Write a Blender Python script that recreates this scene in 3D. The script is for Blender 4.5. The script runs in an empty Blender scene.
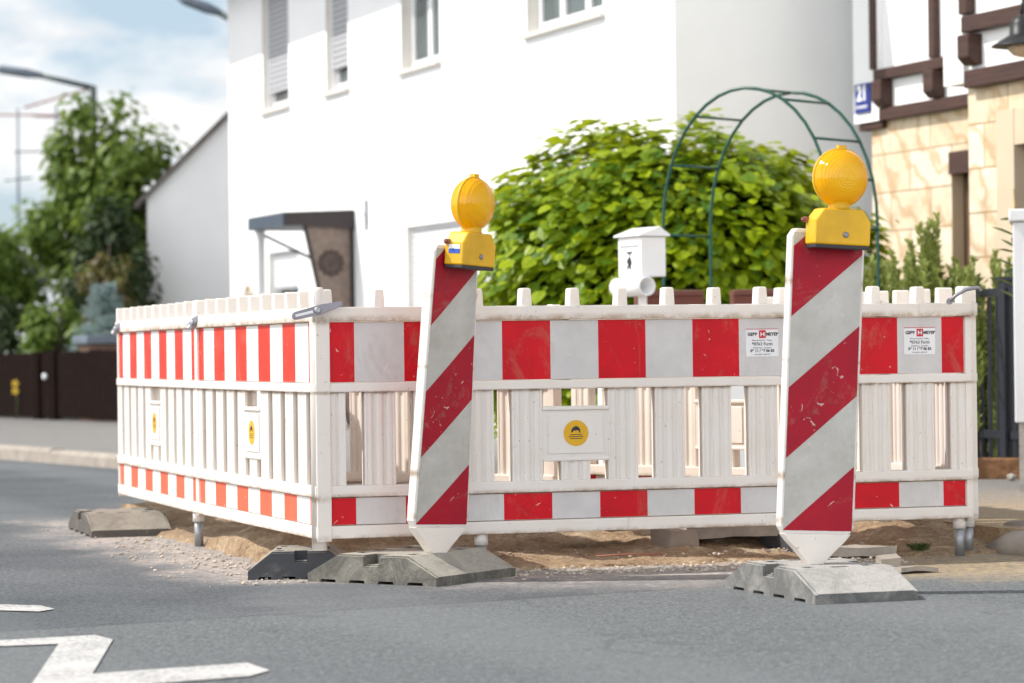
import bpy, bmesh, math, random
from mathutils import Vector, Matrix, noise
R = math.radians
random.seed(7)
S = bpy.context.scene
COL = S.collection

# ------------------------------------------------------------------ materials
def nmat(name):
    m = bpy.data.materials.new(name); m.use_nodes = True
    nt = m.node_tree; b = nt.nodes['Principled BSDF']
    return m, nt, b
def N(nt, t, **kw):
    n = nt.nodes.new(t)
    for k, v in kw.items(): setattr(n, k, v)
    return n
def c4(c): return (c[0], c[1], c[2], 1)
def noise_node(nt, scale, detail=4, rough=.55, vec=None, dist=0):
    n = N(nt, 'ShaderNodeTexNoise'); n.inputs['Scale'].default_value = scale
    n.inputs['Detail'].default_value = detail; n.inputs['Roughness'].default_value = rough
    n.inputs['Distortion'].default_value = dist
    if vec is not None: nt.links.new(vec, n.inputs['Vector'])
    return n
def ramp(nt, fac, stops):
    r = N(nt, 'ShaderNodeValToRGB'); e = r.color_ramp.elements
    while len(e) < len(stops): e.new(.5)
    for i, (p, c) in enumerate(stops):
        e[i].position = p; e[i].color = c4(c) if len(c) == 3 else c
    nt.links.new(fac, r.inputs['Fac']); return r
def mixc(nt, fac, a, b, mode='MIX'):
    m = N(nt, 'ShaderNodeMix', data_type='RGBA', blend_type=mode)
    for s, v in ((0, fac), (6, a), (7, b)):
        if hasattr(v, 'is_output'): nt.links.new(v, m.inputs[s])
        elif s == 0: m.inputs[s].default_value = v
        else: m.inputs[s].default_value = c4(v)
    return m.outputs[2]
def math_(nt, op, a, b=None, c=None, clamp=False):
    m = N(nt, 'ShaderNodeMath', operation=op); m.use_clamp = clamp
    for i, v in enumerate((a, b, c)):
        if v is None: continue
        if hasattr(v, 'is_output'): nt.links.new(v, m.inputs[i])
        else: m.inputs[i].default_value = v
    return m.outputs[0]
def smooth(nt, v, lo, hi, a=0., b=1.):
    m = N(nt, 'ShaderNodeMapRange', interpolation_type='SMOOTHSTEP')
    nt.links.new(v, m.inputs[0])
    for i, x in ((1, lo), (2, hi), (3, a), (4, b)): m.inputs[i].default_value = x
    return m.outputs[0]
def bump(nt, b, h, strength=.3, dist=.01):
    bn = N(nt, 'ShaderNodeBump'); bn.inputs['Strength'].default_value = strength; bn.inputs['Distance'].default_value = dist
    nt.links.new(h, bn.inputs['Height']); nt.links.new(bn.outputs[0], b.inputs['Normal'])
def objc(nt): return N(nt, 'ShaderNodeTexCoord').outputs['Object']
def worldc(nt): return N(nt, 'ShaderNodeNewGeometry').outputs['Position']
def sep(nt, v):
    s = N(nt, 'ShaderNodeSeparateXYZ'); nt.links.new(v, s.inputs[0]); return s.outputs
def basic(name, col, rough=.6, var=.15, scale=6, metal=0, bmp=0, bscale=60, var_col=None, spec=.4):
    m, nt, b = nmat(name); oc = objc(nt)
    n = noise_node(nt, scale, 6, .6, oc)
    d = var_col or tuple(x * (1 - var * 2) for x in col)
    f = ramp(nt, n.outputs[0], [(.3, (0, 0, 0)), (.7, (1, 1, 1))]).outputs[0]
    nt.links.new(mixc(nt, f, d, col), b.inputs['Base Color'])
    b.inputs['Roughness'].default_value = rough; b.inputs['Metallic'].default_value = metal
    b.inputs['Specular IOR Level'].default_value = spec
    if bmp: bump(nt, b, noise_node(nt, bscale, 4, .6, oc).outputs[0], bmp)
    return m
def translucent(m, amount, col):
    nt = m.node_tree; b = nt.nodes['Principled BSDF']; out = nt.nodes['Material Output']
    t = N(nt, 'ShaderNodeBsdfTranslucent'); t.inputs[0].default_value = c4(col)
    mx = N(nt, 'ShaderNodeMixShader'); mx.inputs[0].default_value = amount
    nt.links.new(b.outputs[0], mx.inputs[1]); nt.links.new(t.outputs[0], mx.inputs[2]); nt.links.new(mx.outputs[0], out.inputs[0])
    return m
M = {}
def plastic(nm='white_plastic', tr=.22, tint=(1, 1, 1), tcol=(.95, .80, .58)):
    m, nt, b = nmat(nm); oc = objc(nt)
    info = N(nt, 'ShaderNodeObjectInfo').outputs['Random']
    sh = N(nt, 'ShaderNodeVectorMath', operation='ADD'); nt.links.new(oc, sh.inputs[0])
    cmb = N(nt, 'ShaderNodeCombineXYZ'); nt.links.new(math_(nt, 'MULTIPLY', info, 37.), cmb.inputs[0]); nt.links.new(cmb.outputs[0], sh.inputs[1])
    v = sh.outputs[0]
    base = mixc(nt, ramp(nt, noise_node(nt, 5, 5, .6, v).outputs[0], [(.35, (0,0,0)), (.7, (1,1,1))]).outputs[0], (.90, .87, .84), (.86, .81, .76))
    # brown mud smears, stretched downwards
    mp = N(nt, 'ShaderNodeMapping'); mp.inputs['Scale'].default_value = (1.6, 1.6, .55); nt.links.new(v, mp.inputs[0])
    n2 = noise_node(nt, 4.2, 9, .72, mp.outputs[0], .4)
    f2 = ramp(nt, n2.outputs[0], [(.63, (0,0,0)), (.72, (1,1,1))]).outputs[0]
    base = mixc(nt, math_(nt, 'MULTIPLY', f2, .75), base, (.42, .28, .15))
    # grime that gathers under the rails
    z = sep(nt, oc)[2]
    def band(zc, w):
        return smooth(nt, math_(nt, 'ABSOLUTE', math_(nt, 'SUBTRACT', z, zc)), 0, w, 1, 0)
    g = math_(nt, 'MAXIMUM', math_(nt, 'MAXIMUM', band(1.034, .030), band(.325, .025)), math_(nt, 'MAXIMUM', band(.16, .025), band(.745, .012)))
    n3 = ramp(nt, noise_node(nt, 14, 6, .7, v).outputs[0], [(.36, (0,0,0)), (.60, (1,1,1))]).outputs[0]
    base = mixc(nt, math_(nt, 'MULTIPLY', math_(nt, 'MULTIPLY', g, n3), .8), base, (.30, .19, .10))
    # small dark flecks
    n4 = ramp(nt, noise_node(nt, 55, 2, .5, v).outputs[0], [(.70, (0,0,0)), (.76, (1,1,1))]).outputs[0]
    base = mixc(nt, math_(nt, 'MULTIPLY', n4, .55), base, (.25, .18, .13))
    base = mixc(nt, 1., base, tint, 'MULTIPLY')
    nt.links.new(base, b.inputs['Base Color']); b.inputs['Roughness'].default_value = .48
    bump(nt, b, noise_node(nt, 30, 3, .5, v).outputs[0], .12, .004)
    return translucent(m, tr, tcol)
M['plastic'] = plastic(); M['plastic_glow'] = plastic('glow_tinted_plastic', .15, (1.05, 1.0, .93), (1., .94, .82))  # cream tint paints in sunlight glowing through the spare panels
def sheeting(name, diag=False, glare=False):
    m, nt, b = nmat(name); oc = objc(nt); x, y, z = sep(nt, oc)
    if not diag:
        t = math_(nt, 'DIVIDE', math_(nt, 'SUBTRACT', x, .035 - .1025), .205)
    else:
        t = math_(nt, 'DIVIDE', math_(nt, 'SUBTRACT', math_(nt, 'SUBTRACT', z, .135), math_(nt, 'MULTIPLY', math_(nt, 'ADD', x, .13), .86)), .258)
        t = math_(nt, 'ADD', t, 9.)
    par = math_(nt, 'PINGPONG', math_(nt, 'FLOOR', t), 1.)     # 0 or 1
    red = math_(nt, 'SUBTRACT', 1., par)
    n = noise_node(nt, 7, 6, .65, oc)
    nf = ramp(nt, n.outputs[0], [(.35, (0,0,0)), (.7, (1,1,1))]).outputs[0]
    w = mixc(nt, nf, (.62, .595, .59), (.53, .51, .50))
    r = mixc(nt, nf, (.60, .004, .013), (.47, .004, .012))
    if glare:  # side panels: overexposed sunlight lightened into the film colours
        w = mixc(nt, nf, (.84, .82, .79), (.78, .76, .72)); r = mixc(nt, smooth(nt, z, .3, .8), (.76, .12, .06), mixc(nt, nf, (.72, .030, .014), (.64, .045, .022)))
    if diag:
        w = mixc(nt, nf, (.55, .53, .50), (.42, .40, .36)); r = mixc(nt, nf, (.40, .008, .024), (.30, .008, .022))
    base = mixc(nt, red, w, r)
    mp = N(nt, 'ShaderNodeMapping'); mp.inputs['Scale'].default_value = (1, 1, 1.0 if diag else .6); nt.links.new(oc, mp.inputs[0])
    n2 = ramp(nt, noise_node(nt, 6 if diag else 5, 9, .75, mp.outputs[0], .8).outputs[0], [(.54, (0,0,0)), (.74, (1,1,1))]).outputs[0]
    base = mixc(nt, math_(nt, 'MULTIPLY', n2, .6 if diag else .42), base, (.30, .24, .16))
    # scuffs where the film is chipped to pale plastic
    n3 = ramp(nt, noise_node(nt, 26, 3, .55, oc, 1.2).outputs[0], [(.69, (0,0,0)), (.72, (1,1,1))]).outputs[0]
    base = mixc(nt, math_(nt, 'MULTIPLY', n3, .55), base, (.72, .64, .60))
    nt.links.new(base, b.inputs['Base Color']); b.inputs['Roughness'].default_value = .5
    b.inputs['Specular IOR Level'].default_value = .22
    return m
M['sheet'] = sheeting('striped_reflective_film'); M['sheet_glare'] = sheeting('glare_painted_film', glare=True)
M['diag'] = sheeting('diagonal_reflective_film', True)
M['zinc'] = basic('galvanised_steel', (.42, .43, .45), .45, .2, 12, .6)
M['hook'] = basic('painted_steel', (.30, .29, .33), .45, .15, 20, .4)
M['yellow'] = basic('yellow_housing_plastic', (.80, .45, .012), .42, .12, 9)
M['sticker_yellow'] = basic('ochre_sticker', (.72, .40, .01), .5, .06, 8)
M['darkplastic'] = basic('dark_plastic', (.035, .033, .04), .5, .1)
M['white_label'] = basic('white_label', (.80, .79, .80), .5, .04)
M['ink'] = basic('black_ink', (.025, .025, .03), .6, .05)
M['label_red'] = basic('red_ink', (.55, .02, .04), .5, .05)
M['label_blue'] = basic('blue_label', (.03, .10, .45), .5, .05)
def lens():
    m, nt, b = nmat('amber_lens'); oc = objc(nt)
    x, y, z = sep(nt, oc)
    rad = math_(nt, 'SQRT', math_(nt, 'ADD', math_(nt, 'MULTIPLY', x, x), math_(nt, 'MULTIPLY', z, z)))
    f = smooth(nt, rad, .02, .11)
    nt.links.new(mixc(nt, f, (1.0, .74, .012), (1.0, .56, .005)), b.inputs['Base Color'])
    b.inputs['Roughness'].default_value = .12; b.inputs['Coat Weight'].default_value = .6; b.inputs['Coat Roughness'].default_value = .05
    wv = math_(nt, 'SINE', math_(nt, 'MULTIPLY', rad, 620.))
    bump(nt, b, wv, .30, .003)
    return translucent(m, .55, (1.0, .72, .02))
M['lens'] = lens()
def rubber(name, dark, dust, amt):
    m, nt, b = nmat(name); oc = objc(nt)
    n = noise_node(nt, 7, 9, .78, oc, .5)
    g = N(nt, 'ShaderNodeNewGeometry'); nz = sep(nt, g.outputs['Normal'])[2]
    up = smooth(nt, nz, .1, .8)
    f = math_(nt, 'ADD', math_(nt, 'MULTIPLY', up, .75), math_(nt, 'MULTIPLY', math_(nt, 'SUBTRACT', n.outputs[0], .5), 2.2))
    f = math_(nt, 'ADD', f, amt, clamp=True)
    col = mixc(nt, f, dark, dust)
    n2 = noise_node(nt, 160, 2, .5, oc)
    col = mixc(nt, math_(nt, 'MULTIPLY', ramp(nt, n2.outputs[0], [(.55, (0,0,0)), (.7, (1,1,1))]).outputs[0], .4), col, (.05, .05, .05))
    nt.links.new(col, b.inputs['Base Color']); b.inputs['Roughness'].default_value = .85
    bump(nt, b, noise_node(nt, 60, 5, .65, oc).outputs[0], .5, .008)
    return m
M['base_dark'] = rubber('dark_rubber', (.055, .057, .065), (.40, .36, .30), -.12)
M['base_tan'] = rubber('dusty_rubber', (.10, .095, .08), (.40, .37, .315), .12)
M['base_grey'] = rubber('grey_rubber', (.12, .12, .115), (.42, .40, .375), .12)
M['base_far'] = rubber('brown_grey_rubber', (.09, .08, .07), (.30, .265, .22), -.05)

# ground
def asphalt():
    m, nt, b = nmat('asphalt'); p = worldc(nt); x, y, z = sep(nt, p)
    big = noise_node(nt, .7, 5, .6, p); fine = noise_node(nt, 120, 3, .75, p); mid = noise_node(nt, 16, 5, .65, p)
    col = mixc(nt, ramp(nt, big.outputs[0], [(.35, (0,0,0)), (.65, (1,1,1))]).outputs[0], (.078, .086, .096), (.124, .132, .142))
    # newer asphalt on the near side of the joint
    d = math_(nt, 'ADD', math_(nt, 'ADD', math_(nt, 'MULTIPLY', x, -.501), math_(nt, 'MULTIPLY', y, .865)), -8.956)   # distance to the joint
    d = math_(nt, 'ADD', d, math_(nt, 'MULTIPLY', math_(nt, 'SUBTRACT', mid.outputs[0], .5), .10))
    near = smooth(nt, d, -.03, .03, 1, 0)
    col = mixc(nt, math_(nt, 'MULTIPLY', near, .85), col, mixc(nt, mid.outputs[0], (.122, .132, .138), (.164, .174, .180)))
    seam = smooth(nt, math_(nt, 'ABSOLUTE', d), .008, .035, 1, 0)
    col = mixc(nt, math_(nt, 'MULTIPLY', seam, .5), col, (.07, .075, .075))
    col = mixc(nt, 1.0, col, ramp(nt, fine.outputs[0], [(.34, (.50,.50,.51)), (.5, (.97,.97,.97)), (.64, (1.65,1.65,1.60))]).outputs[0], 'MULTIPLY')
    chip = noise_node(nt, 48, 2, .5, p)
    col = mixc(nt, 1.0, col, ramp(nt, chip.outputs[0], [(.30, (.66,.66,.67)), (.5, (1,1,1)), (.68, (1.38,1.37,1.34))]).outputs[0], 'MULTIPLY')
    col = mixc(nt, 1.0, col, ramp(nt, mid.outputs[0], [(.3, (.86,.86,.86)), (.7, (1.1,1.1,1.1))]).outputs[0], 'MULTIPLY')
    # wheel polish along the street, and old sealed cracks
    across = math_(nt, 'ADD', math_(nt, 'MULTIPLY', x, .931), math_(nt, 'MULTIPLY', y, .364))
    pol = smooth(nt, math_(nt, 'SINE', math_(nt, 'ADD', math_(nt, 'MULTIPLY', across, 3.9), math_(nt, 'MULTIPLY', big.outputs[0], 3.))), -.3, 1.)
    col = mixc(nt, math_(nt, 'MULTIPLY', pol, .30), col, (.20, .21, .215))
    vo = N(nt, 'ShaderNodeTexVoronoi', feature='DISTANCE_TO_EDGE'); vo.inputs['Scale'].default_value = .55
    wn = N(nt, 'ShaderNodeVectorMath', operation='ADD'); nt.links.new(p, wn.inputs[0]); nv_ = noise_node(nt, 2.2, 6, .6, p)
    sc_ = N(nt, 'ShaderNodeVectorMath', operation='SCALE'); nt.links.new(nv_.outputs['Color'], sc_.inputs[0]); sc_.inputs['Scale'].default_value = .7; nt.links.new(sc_.outputs[0], wn.inputs[1])
    nt.links.new(wn.outputs[0], vo.inputs['Vector'])
    crack = math_(nt, 'MULTIPLY', smooth(nt, vo.outputs['Distance'], .0, .012, 1, 0), smooth(nt, noise_node(nt, .9, 2, .5, p).outputs[0], .5, .6))
    col = mixc(nt, math_(nt, 'MULTIPLY', crack, .3), col, (.045, .046, .05))
    blot = ramp(nt, noise_node(nt, 3.1, 4, .6, p, .5).outputs[0], [(.60, (0,0,0)), (.72, (1,1,1))]).outputs[0]
    col = mixc(nt, math_(nt, 'MULTIPLY', blot, .28), col, (.06, .062, .066))
    # sand and crushed stone spilt around the dig
    df = math_(nt, 'ADD', math_(nt, 'ADD', math_(nt, 'MULTIPLY', x, -.276), math_(nt, 'MULTIPLY', y, .961)), -10.97)  # across the front fence (0 = fence)
    al = math_(nt, 'ADD', math_(nt, 'MULTIPLY', x, .961), math_(nt, 'MULTIPLY', y, .276))                               # along it (2.37 = corner)
    nn = math_(nt, 'MULTIPLY', math_(nt, 'SUBTRACT', noise_node(nt, 2.6, 6, .65, p).outputs[0], .5), 1.5)
    fr = smooth(nt, math_(nt, 'ADD', df, nn), -1.0, .0)
    fr = math_(nt, 'MULTIPLY', fr, smooth(nt, math_(nt, 'ADD', al, nn), 2.3, 3.6))
    r2 = math_(nt, 'MULTIPLY', smooth(nt, math_(nt, 'ADD', y, math_(nt, 'MULTIPLY', nn, .7)), 10.75, 11.35), smooth(nt, x, 1.15, 1.7))
    fr = math_(nt, 'MAXIMUM', fr, r2)
    # left side strip
    dl = math_(nt, 'ADD', math_(nt, 'ADD', math_(nt, 'MULTIPLY', x, .944), math_(nt, 'MULTIPLY', y, .33)), -3.0)
    lf = smooth(nt, math_(nt, 'ADD', dl, math_(nt, 'MULTIPLY', nn, .8)), -.62, -.12)
    lf = math_(nt, 'MULTIPLY', lf, smooth(nt, y, 11.05, 11.4)); lf = math_(nt, 'MULTIPLY', lf, smooth(nt, y, 15.3, 16.2, 1, 0))
    sandf = math_(nt, 'MULTIPLY', math_(nt, 'MAXIMUM', fr, lf), smooth(nt, y, 17, 19, 1, 0))
    sandf = math_(nt, 'MULTIPLY', sandf, ramp(nt, noise_node(nt, 22, 5, .7, p).outputs[0], [(.34, (.15,.15,.15)), (.62, (1,1,1))]).outputs[0])
    orange = smooth(nt, math_(nt, 'ADD', x, nn), .6, 1.7)
    sand = mixc(nt, orange, mixc(nt, mid.outputs[0], (.42, .36, .32), (.58, .50, .45)), mixc(nt, mid.outputs[0], (.36, .26, .14), (.50, .38, .23)))
    col = mixc(nt, math_(nt, 'MULTIPLY', sandf, .9), col, sand)
    nt.links.new(col, b.inputs['Base Color']); b.inputs['Roughness'].default_value = .85
    b.inputs['Specular IOR Level'].default_value = .25
    bump(nt, b, fine.outputs[0], .45, .006)
    return m
M['asphalt'] = asphalt()
def earth():
    m, nt, b = nmat('earth'); p = worldc(nt); x, y, z = sep(nt, p)
    n = noise_node(nt, 5, 8, .7, p); n2 = noise_node(nt, 45, 5, .7, p)
    col = ramp(nt, n.outputs[0], [(.28, (.22, .14, .085)), (.5, (.40, .28, .17)), (.64, (.52, .41, .28)), (.8, (.60, .52, .43))]).outputs[0]
    col = mixc(nt, 1., col, ramp(nt, n2.outputs[0], [(.3, (.55,.52,.5)), (.6, (1.1,1.1,1.1))]).outputs[0], 'MULTIPLY')
    nt.links.new(col, b.inputs['Base Color']); b.inputs['Roughness'].default_value = .95
    bump(nt, b, n2.outputs[0], .8, .03)
    return m
M['earth'] = earth()
def pave():
    m, nt, b = nmat('pavement_surface'); p = worldc(nt); x, y, z = sep(nt, p)
    n = noise_node(nt, 4, 7, .68, p); f = noise_node(nt, 110, 3, .7, p)
    base = mixc(nt, n.outputs[0], (.15, .145, .14), (.23, .22, .21))
    snd = mixc(nt, n.outputs[0], (.26, .18, .10), (.46, .35, .22))
    k = smooth(nt, math_(nt, 'ADD', y, math_(nt, 'MULTIPLY', n.outputs[0], 4.)), 18.6, 14.6)
    col = mixc(nt, k, base, snd)
    col = mixc(nt, 1., col, ramp(nt, f.outputs[0], [(.35, (.6,.6,.6)), (.65, (1.4,1.4,1.4))]).outputs[0], 'MULTIPLY')
    nt.links.new(col, b.inputs['Base Color']); b.inputs['Roughness'].default_value = .9; bump(nt, b, f.outputs[0], .4, .006); return m
M['pave'] = pave()
M['kerbstone'] = basic('kerb_stone', (.40, .35, .30), .85, .2, 5, bmp=.4, bscale=50)
M['concrete'] = basic('concrete', (.46, .43, .39), .9, .22, 8, bmp=.6, bscale=40)
M['pebble'] = basic('pebbles', (.62, .56, .50), .9, .3, 30, var_col=(.36, .28, .20))
def paint():
    m, nt, b = nmat('road_paint'); p = worldc(nt)
    n = noise_node(nt, 60, 5, .7, p); n2 = noise_node(nt, 5, 5, .6, p)
    f = math_(nt, 'MULTIPLY', ramp(nt, n.outputs[0], [(.45, (0,0,0)), (.57, (1,1,1))]).outputs[0], ramp(nt, n2.outputs[0], [(.38, (.25,.25,.25)), (.62, (1,1,1))]).outputs[0])
    nt.links.new(mixc(nt, f, (.60, .58, .56), (.24, .24, .24)), b.inputs['Base Color']); b.inputs['Roughness'].default_value = .7
    return m
M['paint'] = paint()
# buildings
M['render_white'] = basic('white_render', (.92, .915, .91), .85, .025, 1.2, bmp=.25, bscale=140)
M['render_grey'] = basic('pale_render', (.90, .89, .885), .85, .04, 1.0, bmp=.25, bscale=140)
M['frame_white'] = basic('white_window_frame', (.82, .82, .82), .4, .03)
M['reveal'] = basic('beige_reveal', (.76, .73, .68), .7, .05)
M['sill'] = basic('sill_stone', (.70, .66, .60), .6, .06)
def shutter(nm='roller_shutter', g=1.):
    m, nt, b = nmat(nm); z = sep(nt, objc(nt))[2]
    s = math_(nt, 'FRACT', math_(nt, 'DIVIDE', z, .062))
    nt.links.new(ramp(nt, s, [(p_, tuple(min(.84, v_*g) for v_ in c_)) for p_, c_ in ((0, (.13,.13,.14)), (.3, (.42,.42,.44)), (.75, (.48,.48,.50)), (1, (.15,.15,.16)))]).outputs[0], b.inputs['Base Color'])
    b.inputs['Roughness'].default_value = .5; bump(nt, b, math_(nt, 'PINGPONG', s, .5), .6, .03); return m
M['shutter'] = shutter(); M['shutter_white'] = shutter('white_roller_shutter', 1.9)
def glass(name, col, rough=.06):
    m, nt, b = nmat(name); n = noise_node(nt, 3, 3, .5, objc(nt))
    nt.links.new(mixc(nt, n.outputs[0], col, tuple(c * .5 for c in col)), b.inputs['Base Color'])
    b.inputs['Roughness'].default_value = rough; b.inputs['Specular IOR Level'].default_value = .8; return m
M['glass'] = glass('window_glass', (.10, .13, .13)); M['doorglass'] = glass('door_glass', (.22, .26, .26), .2)
M['canopy'] = basic('slate_grey_sheet', (.055, .075, .105), .5, .1, 5)
M['canopy_side'] = basic('dark_brown_sheet', (.035, .025, .025), .5, .1, 5)
M['porch_glass'] = basic('bronze_textured_glass', (.24, .175, .14), .35, .22, 14, bmp=.5, bscale=60)
M['rosette'] = basic('rosette_bronze', (.085, .055, .045), .4, .2, 30)
def stone():
    m, nt, b = nmat('sandstone_blocks'); x, y, z = sep(nt, objc(nt))
    cb = N(nt, 'ShaderNodeCombineXYZ'); nt.links.new(x, cb.inputs[0]); nt.links.new(z, cb.inputs[1])
    br = N(nt, 'ShaderNodeTexBrick'); nt.links.new(cb.outputs[0], br.inputs['Vector'])
    br.inputs['Scale'].default_value = 1; br.inputs['Brick Width'].default_value = .62; br.inputs['Row Height'].default_value = .30
    br.inputs['Mortar Size'].default_value = .008; br.inputs['Mortar Smooth'].default_value = .3; br.inputs['Bias'].default_value = 0
    br.inputs['Color1'].default_value = c4((.62, .49, .33)); br.inputs['Color2'].default_value = c4((.80, .71, .57)); br.inputs['Mortar'].default_value = c4((.36, .27, .17))
    wv = N(nt, 'ShaderNodeTexWave', wave_type='BANDS', bands_direction='DIAGONAL'); nt.links.new(objc(nt), wv.inputs['Vector'])
    wv.inputs['Scale'].default_value = 1.6; wv.inputs['Distortion'].default_value = 9; wv.inputs['Detail'].default_value = 5; wv.inputs['Detail Scale'].default_value = 1.7
    f = ramp(nt, wv.outputs[1], [(.66, (0,0,0)), (1, (1,1,1))]).outputs[0]
    col = mixc(nt, math_(nt, 'MULTIPLY', f, .55), br.outputs[0], (.46, .26, .11))
    n = noise_node(nt, 5, 6, .65, objc(nt))
    col = mixc(nt, 1., col, ramp(nt, n.outputs[0], [(.3, (.8,.78,.74)), (.7, (1.14,1.14,1.14))]).outputs[0], 'MULTIPLY')
    nt.links.new(col, b.inputs['Base Color']); b.inputs['Roughness'].default_value = .8
    bump(nt, b, br.outputs[1], -.5, .01); return m
M['stone'] = stone()
def beam():
    m, nt, b = nmat('dark_timber'); oc = objc(nt)
    mp = N(nt, 'ShaderNodeMapping'); mp.inputs['Scale'].default_value = (2, 8, 26); nt.links.new(oc, mp.inputs[0])
    n = noise_node(nt, 2, 6, .65, mp.outputs[0])
    nt.links.new(ramp(nt, n.outputs[0], [(.3, (.030,.011,.008)), (.6, (.062,.023,.014)), (.8, (.095,.042,.028))]).outputs[0], b.inputs['Base Color'])
    b.inputs['Roughness'].default_value = .6; bump(nt, b, n.outputs[0], .4, .01); return m
M['beam'] = beam()
M['door_dark'] = basic('dark_brown_wood', (.045, .028, .018), .5, .2, 8)
M['window_wood'] = basic('brown_painted_wood', (.16, .09, .05), .6, .15, 8)
M['beige'] = basic('beige_surround', (.62, .50, .36), .8, .06, 3)
M['plate_blue'] = basic('blue_enamel', (.012, .03, .22), .25, .05)
M['enamel_white'] = basic('white_enamel', (.85, .85, .86), .3, .02)
M['black_metal'] = basic('black_metal', (.014, .015, .017), .45, .2, 20)
M['anthracite'] = basic('anthracite_fence', (.030, .032, .042), .45, .15, 20)
M['lamp_bulb'] = basic('lamp_bulb_glass', (.62, .45, .30), .2, .05)
M['green_metal'] = basic('green_metal', (.008, .075, .052), .35, .15, 14)
M['roof'] = basic('dark_roof_tiles', (.05, .045, .05), .75, .25, 12, bmp=.4, bscale=20)
M['roof_edge'] = basic('roof_edge_boards', (.20, .17, .155), .75, .3, 9)
M['cabinet'] = basic('grey_white_cabinet', (.66, .665, .68), .5, .05, 3)
M['graffiti'] = basic('violet_marker', (.10, .07, .17), .6, .05)
M['terracotta'] = basic('brown_planter_plastic', (.17, .055, .04), .55, .15, 8)
M['fence_wood'] = basic('dark_stained_wood', (.016, .008, .006), .9, .3, 14, bmp=.3, bscale=50, spec=.08)
M['brickbrown'] = basic('brown_brick', (.20, .12, .085), .85, .25, 14)
M['slate'] = basic('slate_cap', (.14, .17, .21), .5, .15, 6)
M['lamp_grey'] = basic('lamp_post_paint', (.05, .07, .075), .5, .15, 8)
M['antenna'] = basic('antenna_aluminium', (.22, .28, .33), .4, .15, 8, .3)
M['rust'] = basic('red_brown_fitting', (.32, .12, .08), .6, .15, 8)
M['edging'] = basic('rust_brown_edging', (.30, .15, .07), .9, .3, 16, bmp=.6, bscale=40)
M['bark'] = basic('bark', (.10, .075, .055), .9, .3, 14, bmp=.7, bscale=25)
def leafmat(name, a, b_, tr=.35, tc=None, rough=.5):
    m, nt, b = nmat(name)
    g = N(nt, 'ShaderNodeNewGeometry'); i = g.outputs['Random Per Island']
    nt.links.new(mixc(nt, i, a, b_), b.inputs['Base Color']); b.inputs['Roughness'].default_value = rough
    b.inputs['Specular IOR Level'].default_value = .35
    return translucent(m, tr, tc or tuple(min(1, x * 1.5) for x in b_))
M['leaf_bright'] = leafmat('bright_leaves', (.31, .39, .006), (.045, .12, .008), .32, (.58, .66, .010), .42)
M['leaf_core'] = leafmat('inner_leaves', (.012, .030, .006), (.006, .016, .005), .05)  # near-black greens stand in for shade inside the crown
M['leaf_tree'] = leafmat('tree_leaves', (.085, .145, .022), (.17, .235, .045), .40)
M['leaf_dark'] = leafmat('dark_leaves', (.025, .045, .018), (.05, .075, .02), .2)
M['leaf_warm'] = leafmat('reddish_leaves', (.13, .075, .035), (.12, .14, .035), .25)
M['needle'] = leafmat('rosemary_needles', (.19, .24, .05), (.33, .37, .11), .35)
M['needle_blue'] = leafmat('blue_spruce_needles', (.17, .24, .23), (.30, .38, .37), .25)
M['leaf_sprig'] = leafmat('glossy_leaves', (.05, .08, .025), (.12, .16, .05), .25)
M['flower'] = basic('yellow_petals', (.80, .52, .03), .6, .1)
M['straw'] = basic('dry_stems', (.42, .28, .12), .9, .2)

# ------------------------------------------------------------------ builders
def link(name, bm, mat, parent=None, bevel=0, smooth_=False, seg=2):
    me = bpy.data.meshes.new(name); bm.normal_update(); bm.to_mesh(me); bm.free()
    o = bpy.data.objects.new(name, me); COL.objects.link(o)
    for m in (mat if isinstance(mat, (list, tuple)) else [mat]): me.materials.append(M[m])
    if parent: o.parent = parent
    if smooth_:
        for p in me.polygons: p.use_smooth = True
    if bevel:
        b = o.modifiers.new('bevel', 'BEVEL'); b.width = bevel; b.segments = seg; b.limit_method = 'ANGLE'; b.angle_limit = R(40)
        if not smooth_:
            for p in me.polygons: p.use_smooth = False
    return o
def tag(o, label=None, cat=None, group=None, kind=None):
    if label: o['label'] = label
    if cat: o['category'] = cat
    if group: o['group'] = group
    if kind: o['kind'] = kind
    return o
def thing(name, label, cat, loc=(0, 0, 0), rz=0, group=None):
    o = bpy.data.objects.new(name, None); COL.objects.link(o); o.empty_display_size = .1
    o.location = loc; o.rotation_euler = (0, 0, R(rz)); return tag(o, label, cat, group)
def BM(): return bmesh.new()
def box(bm, x0, x1, y0, y1, z0, z1, mi=0, mtx=None):
    vs = [bm.verts.new((x, y, z)) for x in (x0, x1) for y in (y0, y1) for z in (z0, z1)]
    for f in ((0,1,3,2), (4,6,7,5), (0,4,5,1), (2,3,7,6), (0,2,6,4), (1,5,7,3)):
        fc = bm.faces.new([vs[i] for i in f]); fc.material_index = mi
    if mtx: bmesh.ops.transform(bm, matrix=mtx, verts=vs)
    return vs
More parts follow.
